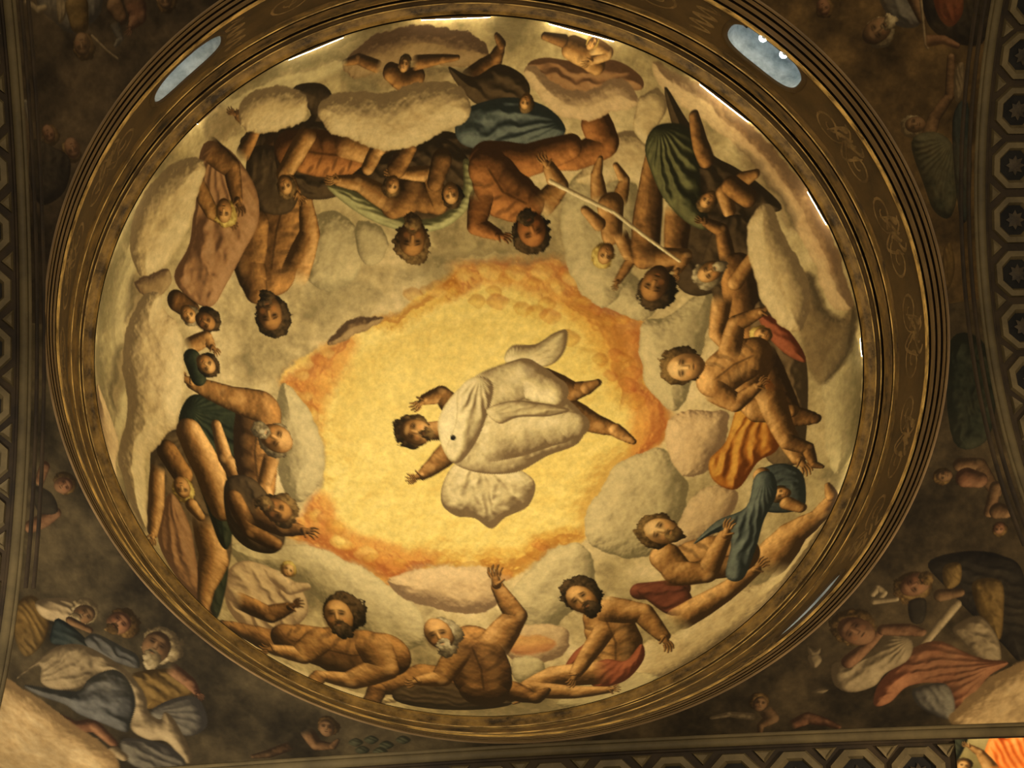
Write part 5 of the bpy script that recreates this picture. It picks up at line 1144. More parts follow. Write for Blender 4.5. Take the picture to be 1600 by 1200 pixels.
('P',[(134.2,-126.0),(152.4,-168.5),(212.9,-168.5),(264.1,-195.2),(297.7,-199.4),(292.7,-152.9),(264.6,-118.0),(217.4,-107.8)],'white',30.1,'drapery',{'an': (150.4,-110.1,34),'amp': 0.34}),
('P',[(-42.1,181.1),(4.6,130.5),(110.7,142.3),(190.3,192.8),(171.6,262.1),(109.7,290.0),(70.7,319.9),(30.1,289.2),(-19.1,280.1),(-53.1,243.7)],'white',51.3,'drapery',{'an': (57.7,80.9,22),'amp': 0.42,'bias': -0.06}),
('P',[(-50.8,39.7),(-27.9,-20.9),(31.6,-79.8),(117.1,-116.7),(226.7,-90.3),(287.0,-24.7),(333.3,37.6),(312.7,101.6),(231.2,129.4),(145.5,168.7),(42.7,163.2),(-28.4,122.5)],'white',74.3,'drapery',{'an': (-50.4,29.5,26),'amp': 0.32,'bias': 0.02}),
('L',[(84.3,-50.9,51.49),(179.5,-83.2,51.14),(261.1,-40.4,34.62)],'white','drapery',{'root': True}),
('L',[(91.4,75.6,60.93),(219.5,52.4,57.16),(312.5,53.0,32.09)],'white','drapery',{'root': True}),
('P',[(7.2,-57.1),(55.7,-92.5),(98.5,-70.5),(85.5,-3.4),(47.7,80.5),(-2.5,137.2),(-34.1,105.2),(-3.2,27.3)],'white',27.0,'drapery',{'an': (65.6,-88.7,20),'amp': 0.34,'bias': -0.02}),
('P',[(78.8,-3.7),(146.8,-24.1),(229.7,-12.0),(295.1,10.1),(244.4,23.3),(161.2,21.1),(110.3,35.4)],'white',20.2,'drapery',{'an': (71.3,13.0,30),'amp': 0.3,'bias': -0.1}),
('H',-115.3,48.8,51.11,195,0,'fleshM','hairB',{'beard': 0.35}),
('part','vent_hole',None),
('L',[(-12.0,68.0,7.11)],'pdark','',{'outline': 0})]
PEND_OPS = {'TL': [
('part','painted_figure','painted figure in pale cloth at the top of the brown corner'),
('P',[(-1283.7,-884.1),(-1116.6,-922.7),(-1090.8,-844.5),(-1123.9,-791.6),(-1178.0,-765.2),(-1236.9,-793.3),(-1277.3,-820.2)],'pgrey',41.8,'drapery',{'fold': 27.87,'fa': 80}),
('P',[(-1221.9,-876.6),(-1194.9,-831.5),(-1199.5,-798.3),(-1213.6,-786.6),(-1224.8,-827.5)],'pcream',13.9,'drapery',{'fold': 13.94,'fa': 90}),
('L',[(-1312.1,-824.9,8.74),(-1280.1,-810.0,9.85),(-1258.2,-819.6,7.68)],'pcream','',{}),
('L',[(-1165.1,-835.3,34.47),(-1154.1,-794.4,27.57)],'pochre','',{}),
('H',-1138.4,-737.4,36.19,80,0.3,'pfl','hairB',{}),
('L',[(-1114.5,-766.5,3.83),(-1067.4,-732.7,3.27),(-1036.8,-716.4,3.06)],'pcream','',{}),
('part','painted_figure','pair of painted infants hanging near the top of the brown corner'),
('L',[(-1053.8,-848.8,25.01),(-1033.0,-821.8,17.88)],'pfl','',{}),
('L',[(-999.7,-871.1,31.23),(-985.6,-833.4,24.95),(-1002.1,-805.5,10.99)],'pflR','',{'root': True}),
('L',[(-1003.8,-802.7,6.05),(-1006.7,-794.7,5.32)],'pflR','',{}),
('L',[(-1002.1,-791.4,2.2),(-1002.6,-784.2,1.86),(-1006.2,-779.0,1.26)],'pflR','',{'root': True}),
('L',[(-1005.7,-792.2,2.2),(-1007.9,-783.6,1.86),(-1013.4,-778.0,1.26)],'pflR','',{'root': True}),
('L',[(-1009.2,-793.1,2.2),(-1013.0,-785.2,1.86),(-1019.2,-780.6,1.26)],'pflR','',{'root': True}),
('L',[(-1012.8,-794.0,2.2),(-1016.6,-788.6,1.86),(-1021.8,-785.9,1.26)],'pflR','',{'root': True}),
('L',[(-1003.8,-802.7,2.64),(-1016.4,-800.1,1.65)],'pflR','',{'root': True}),
('L',[(-1050.0,-800.2,13.89),(-1032.9,-769.4,9.79),(-1046.3,-748.2,4.59)],'pgrey','',{'bias': -0.2,'root': True}),
('H',-907.6,-880.6,32.44,80,0.3,'pfl','hairB',{}),
('part','painted_figure','two shadowy painted heads low in the brown corner'),
('H',-1220.4,-499.9,27.23,60,0.3,'pflR','hairB',{}),
('H',-1156.2,-468.1,32.62,70,-0.3,'pflR','hairB',{}),
('P',[(-1271.2,-476.6),(-1215.3,-470.7),(-1158.8,-441.2),(-1174.1,-356.0),(-1238.8,-314.5),(-1274.1,-376.5)],'pdark',34.9,'drapery',{'fold': 27.94,'fa': 80}),
('L',[(-1295.3,-572.3,6.99),(-1281.2,-524.8,4.62)],'pgrey','',{'root': True})],
'TR': [
('part','painted_figure','bald bearded painted figure peering out at the top of the ochre corner'),
('P',[(1084.2,-913.2),(1209.7,-914.8),(1205.8,-794.3),(1169.4,-774.8),(1116.9,-805.8)],'pgrey',42.1,'drapery',{'fold': 28.07,'fa': 60}),
('H',1083.8,-775.2,51.05,150,0.3,'pfl','hairG',{'beard': 0.6,'bald': 1}),
('L',[(1179.6,-867.0,17.55),(1205.8,-794.3,10.82)],'pfl','',{'root': True}),
('part','painted_figure','painted figure in red and black drapery with a staff at the top right'),
('P',[(1209.2,-897.6),(1388.5,-889.0),(1381.2,-716.1),(1309.4,-709.8),(1240.0,-754.8),(1213.6,-810.6)],'pdark',45.7,'drapery',{'fold': 35.18,'fa': 85}),
('P',[(1244.4,-875.6),(1315.8,-865.4),(1320.3,-795.3),(1283.2,-762.5),(1249.2,-805.7)],'red',28.1,'drapery',{'fold': 24.62,'fa': 80,'bias': -0.3}),
('L',[(1204.6,-863.7,4.21),(1213.7,-723.6,3.63),(1220.3,-712.3,3.09)],'pcream','',{}),
('L',[(1221.2,-733.1,15.82),(1264.0,-730.5,11.58),(1302.2,-707.4,7.75)],'pflR','',{'bias': -0.15,'root': True}),
('H',936.4,-857.1,27.26,70,0.2,'pflR','hairB',{}),
('part','painted_figure','painted infant reaching up beside a green robe at the right'),
('L',[(1283.0,-678.7,11.09),(1274.0,-574.7,13.7),(1228.4,-521.6,17.5),(1211.9,-481.6,19.52)],'pfl','',{}),
('P',[(1295.9,-652.3),(1317.5,-656.0),(1313.7,-586.2),(1294.1,-554.0),(1285.5,-590.6)],'pcream',10.6,'drapery',{'fold': 10.57,'fa': 85,'bias': -0.25}),
('H',1171.0,-508.7,34.76,190,0.3,'pfl','hairG',{}),
('P',[(1161.4,-464.2),(1226.1,-483.1),(1276.0,-432.8),(1277.9,-307.6),(1251.7,-240.1),(1211.4,-264.5),(1188.7,-339.5)],'pgreen',42.3,'drapery',{'an': (1277.2,-450.4,34),'amp': 0.42}),
('P',[(1277.0,-503.6),(1322.3,-549.6),(1321.4,-372.0),(1300.3,-232.0),(1277.4,-253.9)],'pteal',21.2,'drapery',{'fold': 15.89,'fa': 88}),
('P',[(1227.1,-150.5),(1249.6,-168.4),(1253.9,-95.3),(1231.7,-40.9),(1216.4,-65.3)],'pochre',14.1,'drapery',{'fold': 12.37,'fa': 85,'bias': -0.2})],
'BR': [
('part','painted_figure','painted infants climbing in the shade of the right hand corner'),
('L',[(1210.2,464.1,19.29),(1260.5,474.7,19.69),(1293.5,566.9,15.67)],'pfl','',{}),
('H',1162.7,488.7,25.99,190,0.2,'pfl','hairB',{}),
('L',[(1222.4,504.9,28.99),(1254.9,519.5,22.72)],'pflR','',{}),
('L',[(1295.9,548.0,16.18),(1269.4,619.7,15.85)],'pfl','',{}),
('L',[(1293.2,621.4,24.34),(1312.6,629.9,18.58)],'pfl','',{}),
('H',1289.3,675.5,22.55,100,0.2,'pflR','hairB',{}),
('P',[(1206.5,152.5),(1251.1,86.9),(1315.8,136.1),(1327.2,287.8),(1285.3,411.3),(1201.3,394.0)],'pgreen',42.7,'drapery',{'fold': 32.02,'fa': 80,'bias': -0.3}),
('part','painted_figure','mitred painted figure in an ochre cope with an open book at the right'),
('P',[(1090.2,736.4),(1177.4,720.2),(1275.3,751.4),(1331.3,834.5),(1289.8,1094.6),(1235.4,1014.8),(1128.9,824.1)],'pdark',47.3,'drapery',{'fold': 36.41,'fa': 30}),
('P',[(1128.2,756.5),(1172.7,754.6),(1164.5,812.4),(1125.6,823.4)],'pochre',25.3,'drapery',{'fold': 16.28,'fa': 60}),
('P',[(1197.3,820.3),(1270.0,834.5),(1261.0,938.5),(1235.4,1014.8),(1199.1,922.1)],'pochre',36.6,'drapery',{'fold': 32.91,'fa': 80}),
('H',1044.5,797.5,50.63,160,0.2,'pflR','hairB',{'beard': 0.4}),
('L',[(1109.7,839.7,19.57),(1160.0,843.4,12.94)],'pfl','',{'root': True}),
('L',[(936.1,799.1,8.98),(951.8,782.6,8.62),(966.2,801.1,8.27),(950.4,817.7,7.92)],'pcream','',{}),
('L',[(936.2,822.7,9.0),(993.2,826.3,7.93)],'pcream','',{}),
('part','painted_figure','brown haired painted figure in white sleeves and a salmon drape at the right'),
('P',[(1127.9,945.2),(1198.5,926.1),(1232.1,993.0),(1235.2,1057.0),(1224.7,1079.5),(1177.0,1061.8),(1138.1,988.8)],'pcream',44.1,'drapery',{'fold': 44.15,'fa': 40,'bias': -0.05}),
('L',[(1145.1,876.1,14.55),(997.6,1024.9,11.27)],'pcream','',{}),
('P',[(1024.9,840.9),(1068.7,842.5),(1055.8,907.8),(1022.5,904.4)],'pdark',14.5,'drapery',{}),
('P',[(888.4,1141.3),(908.5,1079.1),(963.3,1029.4),(1024.5,981.9),(1088.7,980.7),(1148.0,1033.0),(1193.2,1066.3),(1249.1,1095.2),(1182.3,1131.5),(1113.3,1237.9),(1085.0,1207.9),(1066.9,1117.1),(985.5,1101.0),(928.5,1142.1)],'porange',48.0,'drapery',{'an': (1249.1,1095.2,40),'amp': 0.4}),
('P',[(997.1,1112.2),(1077.2,1115.5),(1091.8,1188.0),(1067.1,1233.5),(1014.5,1188.9),(993.6,1153.6)],'pgrey',33.4,'drapery',{'fold': 25.98,'fa': 70}),
('P',[(800.6,995.6),(835.5,986.2),(904.2,975.9),(961.8,927.4),(1014.4,959.2),(998.8,1017.0),(933.6,1047.5),(898.1,1081.0),(836.6,1088.5),(798.1,1056.0)],'pcream',40.1,'drapery',{'an': (1014.4,959.2,26),'amp': 0.34,'bias': -0.08}),
('L',[(844.7,992.1,19.97),(889.6,960.8,17.05),(932.4,921.3,14.34)],'pflR','',{}),
('H',875.7,894.0,61.92,-140,-0.3,'pflR','hairB',{}),
('L',[(947.2,912.3,16.29),(1012.6,926.4,18.78),(1044.0,941.5,12.81)],'pflR','',{}),
('part','painted_figure','small pale painted birds and infants along the lower edge of the right corner'),
('P',[(742.5,956.8),(767.1,949.3),(776.7,975.0),(753.7,994.9)],'pcream',14.5,'drapery',{'bias': -0.25}),
('P',[(749.6,954.1),(746.9,925.8),(761.6,940.3),(779.1,935.5),(773.0,954.3)],'pcream',9.0,'drapery',{'bias': -0.3}),
('P',[(736.0,1068.5),(757.3,1060.3),(779.5,1068.7),(761.4,1077.5)],'pcream',9.1,'drapery',{'bias': -0.3}),
('L',[(674.9,1160.0,14.86),(713.7,1146.6,19.01),(757.1,1167.7,12.19),(786.7,1190.7,7.31)],'pflR','',{'bias': -0.15,'root': True}),
('L',[(610.4,1103.3,18.22),(622.9,1130.0,18.89),(589.9,1149.0,9.66)],'pfl','',{'bias': -0.2,'root': True}),
('L',[(589.9,1149.0,9.47),(587.4,1162.8,8.22),(585.0,1175.5,4.84)],'pfl','',{'bias': -0.2}),
('H',597.7,1076.8,28.35,-70,0.4,'pfl','hairB',{}),
('L',[(574.8,1117.8,10.94),(517.4,1100.6,8.55),(470.0,1105.7,4.8)],'pcream','',{'bias': -0.3,'root': True}),
('part','painted_cloud',None),
('P',[(1068.1,1246.9),(1122.8,1183.7),(1189.4,1129.3),(1271.6,1102.0),(1353.9,1115.1),(1322.0,1377.7),(1176.8,1348.2)],'pcloud',67.7,'',{'rough': 10,'soft': 2,'bias': -0.08})],
'BL': [
('part','painted_figure','two small painted infants in the shade of the left corner'),
('L',[(-1233.8,383.4,14.25),(-1250.4,428.0,12.59)],'pflR','',{}),
('H',-1182.4,426.1,33.34,-30,0.3,'pflR','hairB',{}),
('L',[(-1287.1,562.0,16.27),(-1242.3,533.9,18.6),(-1208.5,507.8,14.19)],'pflR','',{}),
('P',[(-1272.8,445.4),(-1219.7,455.8),(-1204.9,507.3),(-1258.9,514.7)],'pdark',25.1,'drapery',{}),
('part','painted_figure','pale robed painted figure bending over at the left'),
('P',[(-1350.8,804.0),(-1295.9,757.3),(-1254.2,806.7),(-1273.4,885.3),(-1330.9,945.2),(-1357.9,900.1)],'pochre',41.0,'drapery',{'fold': 26.06,'fa': 60}),
('P',[(-1286.8,774.5),(-1224.1,753.7),(-1178.3,758.3),(-1180.3,814.5),(-1231.2,825.7),(-1276.4,814.0)],'pcream',33.1,'drapery',{'fold': 25.71,'fa': 20,'bias': -0.05}),
('H',-1152.5,784.6,39.87,-30,0.5,'pfl','hairG',{'beard': 0.4}),
('L',[(-1194.7,816.5,12.86),(-1143.6,835.7,9.68)],'pfl','',{}),
('part','painted_figure','white bearded painted figure in blue grey robes with a book at the lower left'),
('H',-1052.6,805.6,45.38,-40,-0.4,'pflR','hairB',{'beard': 0.4}),
('P',[(-1252.2,855.3),(-1226.4,813.7),(-1157.2,863.9),(-1164.3,895.2),(-1220.7,892.1),(-1256.1,890.1)],'pteal',25.9,'drapery',{'fold': 25.9,'fa': 30}),
('P',[(-1161.3,868.3),(-1126.9,844.8),(-1059.8,874.0),(-1020.2,895.8),(-1021.1,934.0),(-1082.8,922.3),(-1140.0,899.4)],'pblue',25.7,'drapery',{'fold': 23.89,'fa': 40,'bias': -0.1}),
('H',-953.8,862.4,58.61,-60,-0.5,'pfl','hairG',{'beard': 0.9}),
('P',[(-1037.2,951.1),(-908.9,926.1),(-870.3,979.9),(-912.3,1010.8),(-1008.7,1056.2),(-1015.6,1002.5)],'pochre',36.9,'drapery',{'fold': 44.22,'fa': 30}),
('L',[(-926.4,927.7,19.73),(-885.4,962.0,18.58),(-871.3,987.6,11.62)],'pflR','',{'root': True}),
('L',[(-869.7,990.5,6.39),(-864.3,996.8,5.63)],'pflR','',{}),
('L',[(-858.7,993.9,2.32),(-852.6,997.5,1.97),(-850.0,1003.2,1.33)],'pflR','',{'root': True}),
('L',[(-861.5,996.9,2.33),(-855.2,1002.9,1.97),(-853.3,1010.7,1.33)],'pflR','',{'root': True}),
('L',[(-864.4,1000.0,2.33),(-859.5,1007.1,1.97),(-859.0,1015.1,1.33)],'pflR','',{'root': True}),
('L',[(-867.2,1003.0,2.33),(-864.6,1009.1,1.97),(-865.2,1015.3,1.33)],'pflR','',{'root': True}),
('L',[(-869.7,990.5,2.79),(-874.8,1003.8,1.74)],'pflR','',{'root': True}),
('P',[(-1002.7,1063.3),(-926.3,1012.1),(-867.3,1010.4),(-852.8,1083.2),(-900.5,1127.2),(-964.5,1114.2)],'pgrey',37.1,'drapery',{'an': (-995.6,1062.5,24),'amp': 0.34,'bias': -0.2}),
('P',[(-1369.5,1019.1),(-1298.7,947.2),(-1239.3,898.9),(-1166.6,884.2),(-1082.8,922.3),(-1038.6,962.8),(-1011.0,1021.4),(-1009.8,1064.2),(-981.2,1084.5),(-963.8,1058.9),(-937.0,1091.4),(-909.6,1188.3),(-931.1,1215.0),(-970.5,1154.8),(-1022.6,1153.2),(-1064.2,1126.6),(-1059.1,1066.4),(-1062.8,988.9),(-1122.3,958.2),(-1181.8,1009.4),(-1256.3,1033.3),(-1300.7,1017.7),(-1297.5,966.3)],'pcream',37.4,'drapery',{'an': (-1344.6,1022.0,30),'amp': 0.42}),
('P',[(-1205.7,1028.8),(-1160.7,982.9),(-1092.7,946.6),(-1053.8,972.3),(-1041.0,1036.7),(-1064.8,1106.7),(-1083.3,1137.3),(-1143.9,1118.2),(-1205.1,1100.0),(-1244.2,1074.8),(-1313.8,1059.7),(-1346.3,1034.2)],'pblue',52.8,'drapery',{'an': (-1313.2,1055.6,24),'amp': 0.34}),
('L',[(-1174.2,1131.0,20.67),(-1218.7,1142.5,16.3),(-1264.4,1114.4,9.16)],'pflR','',{'root': True}),
('L',[(-1163.9,1133.3,20.66),(-1124.5,1175.7,15.2)],'pflR','',{}),
('P',[(-1097.9,1163.5),(-1026.2,1153.6),(-959.4,1173.6),(-932.5,1223.4),(-1025.0,1255.5),(-1091.3,1232.0)],'pgrey',34.4,'drapery',{'fold': 34.35,'fa': 20,'bias': -0.15}),
('L',[(-1121.9,1203.8,17.36),(-1103.0,1217.3,15.28)],'pcream','',{}),
('part','painted_figure','painted infant face with leaf garlands along the bottom rim'),
('H',-530.5,1076.2,32.29,-80,-0.3,'pfl','hairB',{}),
('L',[(-584.3,1097.6,20.17),(-568.9,1132.6,17.3),(-525.2,1135.2,9.71)],'pfl','',{'bias': -0.1,'root': True}),
('L',[(-525.2,1135.2,9.51),(-516.2,1124.5,8.24),(-507.9,1114.7,4.84)],'pfl','',{'bias': -0.1}),
('L',[(-641.3,1139.7,12.93),(-699.9,1166.9,12.23),(-742.6,1177.7,6.57)],'pfl','',{'bias': -0.25,'root': True}),
('P',[(-482.7,1122.2),(-460.4,1108.0),(-442.0,1121.6),(-464.3,1135.8)],'pgreen',14.7,'drapery',{'fold': 10.99,'fa': 30}),
('P',[(-440.9,1113.6),(-418.7,1099.6),(-400.3,1113.2),(-422.6,1127.3)],'pgreen',14.6,'drapery',{'fold': 10.97,'fa': 30}),
('P',[(-402.6,1129.1),(-380.4,1115.1),(-362.1,1129.0),(-384.4,1142.9)],'pgreen',14.6,'drapery',{'fold': 10.98,'fa': 30}),
('P',[(-356.5,1113.1),(-334.4,1099.4),(-316.1,1113.4),(-338.3,1127.1)],'pgreen',14.6,'drapery',{'fold': 10.95,'fa': 30}),
('P',[(-469.2,1145.8),(-446.8,1131.5),(-428.5,1145.2),(-450.9,1159.5)],'pgreen',14.7,'drapery',{'fold': 11.02,'fa': 30}),
('P',[(-422.4,1149.1),(-400.1,1135.0),(-381.9,1148.9),(-404.2,1163.0)],'pgreen',14.7,'drapery',{'fold': 11.01,'fa': 30}),
('part','painted_cloud',None),
('P',[(-1494.4,1046.6),(-1399.5,1025.2),(-1349.2,1054.6),(-1282.2,1089.6),(-1235.1,1133.3),(-1153.5,1180.3),(-1118.8,1248.8),(-1180.0,1331.4),(-1574.6,1440.8)],'pcloud',78.3,'',{'rough': 10,'soft': 2,'bias': 0.08})]}
ARCH_OPS = [
('P',[(819.9,1003.1),(841.0,990.8),(860.1,999.5),(847.6,1038.3),(829.8,1064.0),(819.1,1042.7)],'pgreen',9.2,'',{'fold': 9.17,'fa': 60}),
('part','painted_figure','painted figure with flame coloured drapery and a raised arm on the bottom arch'),
('P',[(880.0,1044.6),(898.3,995.9),(913.5,1012.0),(931.8,1002.4),(950.1,1008.2),(952.6,1097.0),(882.1,1096.4)],'flame',17.1,'drapery',{'fold': 10.68,'fa': 70}),
('L',[(888.5,1070.7,11.82),(874.7,1039.2,7.52),(860.2,1025.7,4.45)],'fleshL','',{'root': True}),
('L',[(859.3,1025.7,3.1),(855.7,1023.7,2.73)],'fleshL','',{}),
('L',[(853.8,1026.2,1.13),(850.5,1025.6,0.96),(848.4,1023.3,0.65)],'fleshL','',{'root': True}),
('L',[(854.5,1024.2,1.13),(850.6,1022.6,0.96),(848.4,1019.4,0.65)],'fleshL','',{'root': True}),
('L',[(855.2,1022.3,1.13),(851.7,1020.0,0.96),(850.0,1016.4,0.65)],'fleshL','',{'root': True}),
('L',[(855.9,1020.4,1.13),(853.6,1018.1,0.96),(852.6,1015.2,0.65)],'fleshL','',{'root': True}),
('L',[(859.3,1025.7,1.35),(859.0,1018.5,0.84)],'fleshL','',{'root': True}),
('H',847.7,1064.5,15.32,-70,0.2,'fleshL','hairB',{})]
DOME_GAIN = np.array((1.02, 1.12, 1.20))
PEND_GAIN = np.array((1.0, 1.03, 1.06))

def attach(o, root):
    o.parent = root
    o.matrix_parent_inverse = Matrix.Translation(-root.location)

# ---- the dome
dome = thing('dome_fresco', 'great oval dome painted with cloud, figures and a golden sky', 'fresco', W(0, 0, ZD))
cd = Canvas(1.06, 11)
n = cd.n
Yc, Xc = np.mgrid[0:n, 0:n] / K - cd.half
t = .5 + (cd.f1 - .5) * 1.5 + (cd.f2 - .5) * .6 + (cd.f3 - .5) * .3
rad = np.sqrt(Xc ** 2 + (Yc / EO) ** 2)
t = t - .25 * np.clip((rad - .86) / .2, 0, 1)
cd.rgb = smooth_bg(cd, [(.0, (118, 101, 66)), (.3, (150, 128, 83)), (.55, (174, 150, 100)), (.8, (192, 167, 115)), (1.0, (204, 178, 126))], t)
ground_d = run(cd, DOME_OPS, 'painted_sky')
N_ = 840
a = np.linspace(-1, 1, N_ + 1)
A, B = np.meshgrid(a, a)
rr = np.maximum(np.abs(A), np.abs(B)); with_a = np.abs(A) >= np.abs(B)
ratio = np.where(with_a, B / np.where(A == 0, 1, A), A / np.where(B == 0, 1, B))
ph = np.where(with_a, np.pi / 4 * ratio + np.where(A < 0, np.pi, 0), np.pi / 2 - np.pi / 4 * ratio + np.where(B < 0, np.pi, 0))
th = rr * np.pi / 2
P = np.stack([DR * np.sin(th) * np.cos(ph), DR * EO * np.sin(th) * np.sin(ph), ZD + DH * np.cos(th)], -1).reshape(-1, 3)
ii = np.arange(N_ * (N_ + 1)).reshape(N_, N_ + 1)[:, :N_].ravel()
Q = np.stack([ii, ii + N_ + 1, ii + N_ + 2, ii + 1], 1)
objs = lay(cd, P, Q, lambda i: dome, DOME_GAIN, (N_, N_))
for o in objs.values():
    if o.parent is dome: attach(o, dome)

# ---- drum wall with four round windows
drum = struct('wall_drum')
RW, FZ0, FZ1 = 1.046, .113, .327
WIN = [(-135.3, .196), (-46.8, .192), (46.5, .192), (135.3, .196)]
WH = .112
WVS = (.066, .084, .034, .034)                      # half width (along the wall) and half height of the openings
def wall_pt(ang, z, r=RW):
    return (r * math.cos(ang) * R, r * EO * math.sin(ang) * R, z * R + Z0)
def sq(c): return math.copysign(abs(c) ** .72, c)            # an oval a little squarer than an ellipse
HW = math.radians(9)
v, f = [], []
edges = sorted([math.radians(w[0]) for w in WIN])
for k, e in enumerate(edges):
    a0 = e + HW; a1 = (edges[(k + 1) % 4] + (2 * math.pi if k == 3 else 0)) - HW
    m = 60; b0 = len(v)
    for i in range(m + 1):
        an = a0 + (a1 - a0) * i / m
        v += [wall_pt(an, FZ0), wall_pt(an, FZ1)]
    f += [(b0 + 2 * i, b0 + 2 * i + 1, b0 + 2 * i + 3, b0 + 2 * i + 2) for i in range(m)]
    b0 = len(v); m = 48                   # the square of wall round an oval opening
    wk = [i for i, w in enumerate(WIN) if abs(math.radians(w[0]) - e) < 1e-6][0]; WV = WVS[wk]
    for i in range(m):
        c_, s_ = math.cos(2 * math.pi * i / m), math.sin(2 * math.pi * i / m)
        ea, ez = WH * sq(c_), WV * sq(s_)
        q = max(abs(c_), abs(s_)); hz = (FZ1 - FZ0) / 2; mz = (FZ1 + FZ0) / 2
        for u in (0, .5, 1):
            x0, z0 = ea, WIN[wk][1] + ez; x1, z1 = HW * c_ / q, mz + hz * s_ / q
            v.append(wall_pt(e + x0 + (x1 - x0) * u, z0 + (z1 - z0) * u))
    for i in range(m):
        j = (i + 1) % m
        for u in (0, 1):
            f.append((b0 + 3 * i + u, b0 + 3 * j + u, b0 + 3 * j + u + 1, b0 + 3 * i + u + 1))
o = py_mesh('frieze_wall', v, f, 'frieze', drum)

for k, (deg, zc) in enumerate(WIN):
    win = struct('window_%d' % (k + 1)); e = math.radians(deg); WV = WVS[k]
    ca, sa = math.cos(e), math.sin(e)
    cx, cy = RW * ca, RW * EO * sa
    nx, ny = ca / 1, sa / EO; l = math.hypot(nx, ny); nx, ny = nx / l, ny / l       # outward
    tx, ty = -ny, nx
    m = 40
    v, f = [], []
    rings = [(0.0, 1.0), (.02, 1.0), (.055, .99), (.06, .90), (.12, .84), (.20, .80)]
    for d, s in rings:
        for i in range(m):
            an = 2 * math.pi * i / m
            if d == 0:
                v.append(wall_pt(e + WH * sq(math.cos(an)), zc + WV * sq(math.sin(an))))
            else:
                w_ = WH * 1.02 * s * sq(math.cos(an)); h_ = WV * s * sq(math.sin(an))
                v.append(((cx + nx * d + tx * w_) * R, (cy + ny * d + ty * w_) * R, (zc + h_ + d * .25) * R + Z0))
    for r_ in range(len(rings) - 1):
        for i in range(m):
            j = (i + 1) % m
            f.append((r_ * m + i, r_ * m + j, (r_ + 1) * m + j, (r_ + 1) * m + i))
    f.append(tuple(range((len(rings) - 1) * m, len(rings) * m)))
    py_mesh('reveal', v, f, 'reveal', win, True)
    # painted stucco frame round the opening
    v, f = [], []
    pr = [(1.0, -.001), (1.03, -.006), (1.10, -.007), (1.15, -.001)]
    for i in range(m):
        an = 2 * math.pi * i / m
        for s, d in pr:
            v.append(wall_pt(e + WH * s * sq(math.cos(an)), min(FZ1, max(FZ0, zc + WV * s * sq(math.sin(an)))), RW + d))
    for i in range(m):
        j = (i + 1) % m
        for u in range(3): f.append((i * 4 + u, j * 4 + u, j * 4 + u + 1, i * 4 + u + 1))
    fr = py_mesh('window_frame', v, f, 'umber', win, True)
    # small cool lamps standing on the sill
    spots = ((.075, -.035), (.018, .022)) if k == 1 else ((.0, .11),)
    for q, (off, dp) in enumerate(spots):
        lab = {1: ['bright white lamp at the upper end of the right round window', 'bright white lamp on the sill of the right round window, nearer its lower end'][q] if k == 1 else '',
               0: 'cool lamp set back inside the left round window', 2: 'cool lamp set back inside the lower right round window', 3: 'cool lamp set back inside the lower left round window'}[k]
        if k == 1: off = (-.030, .036)[q]; dp = -.003
        zz = zc - WV * (1 - (abs(off) / WH) ** 2.8) ** .357 + .012 + dp * .2
        b_ = (cx + nx * dp + tx * off, cy + ny * dp + ty * off)
        t_ = thing('window_lamp', lab, 'lamp', W(b_[0], b_[1], zz - .008))
        bm = bmesh.new(); bmesh.ops.create_uvsphere(bm, u_segments=16, v_segments=10, radius=.0105 * R)
        for vv in bm.verts: vv.co.z *= .9
        me = bpy.data.meshes.new('bulb'); bm.to_mesh(me); bm.free()
        o = link('bulb', me, 'bulb', t_); o.location = (0, 0, .010 * R)
        bm = bmesh.new(); bmesh.ops.create_cone(bm, cap_ends=True, segments=16, radius1=.007 * R, radius2=.006 * R, depth=.010 * R)
        bmesh.ops.bevel(bm, geom=bm.edges[:], offset=.004, segments=1, affect='EDGES')
        me = bpy.data.meshes.new('socket'); bm.to_mesh(me); bm.free()
        o = link('socket', me, 'reveal', t_, False); o.location = (0, 0, .0)
    lamp('reveal_fill', 'POINT', W(cx + nx * .11, cy + ny * .11, zc + .0), (.45, .42, .02, .01)[k], (.62, .84, 1.0), None, .06)  # added point light inside the closed reveal, standing in for daylight
    if k == 1:
        zz = zc - WV * .62
        bm = bmesh.new(); bmesh.ops.create_cube(bm, size=1)
        bmesh.ops.scale(bm, vec=(.012 * R, .006 * R, .005 * R), verts=bm.verts)
        bmesh.ops.bevel(bm, geom=bm.edges[:], offset=.004, segments=2, affect='EDGES')
        me = bpy.data.meshes.new('clip'); bm.to_mesh(me); bm.free()
        o = link('cable_clip', me, 'black', None, False)
        off = -.083
        o.location = W(cx - nx * .003 + tx * off, cy - ny * .003 + ty * off, zc - WV * (1 - (abs(off) / WH) ** 2.8) ** .357 + .006)
        o.rotation_euler = (0, 0, math.atan2(ty, tx))
        o['label'] = 'small black clip at the upper end of the right round window'; o['category'] = 'clip'

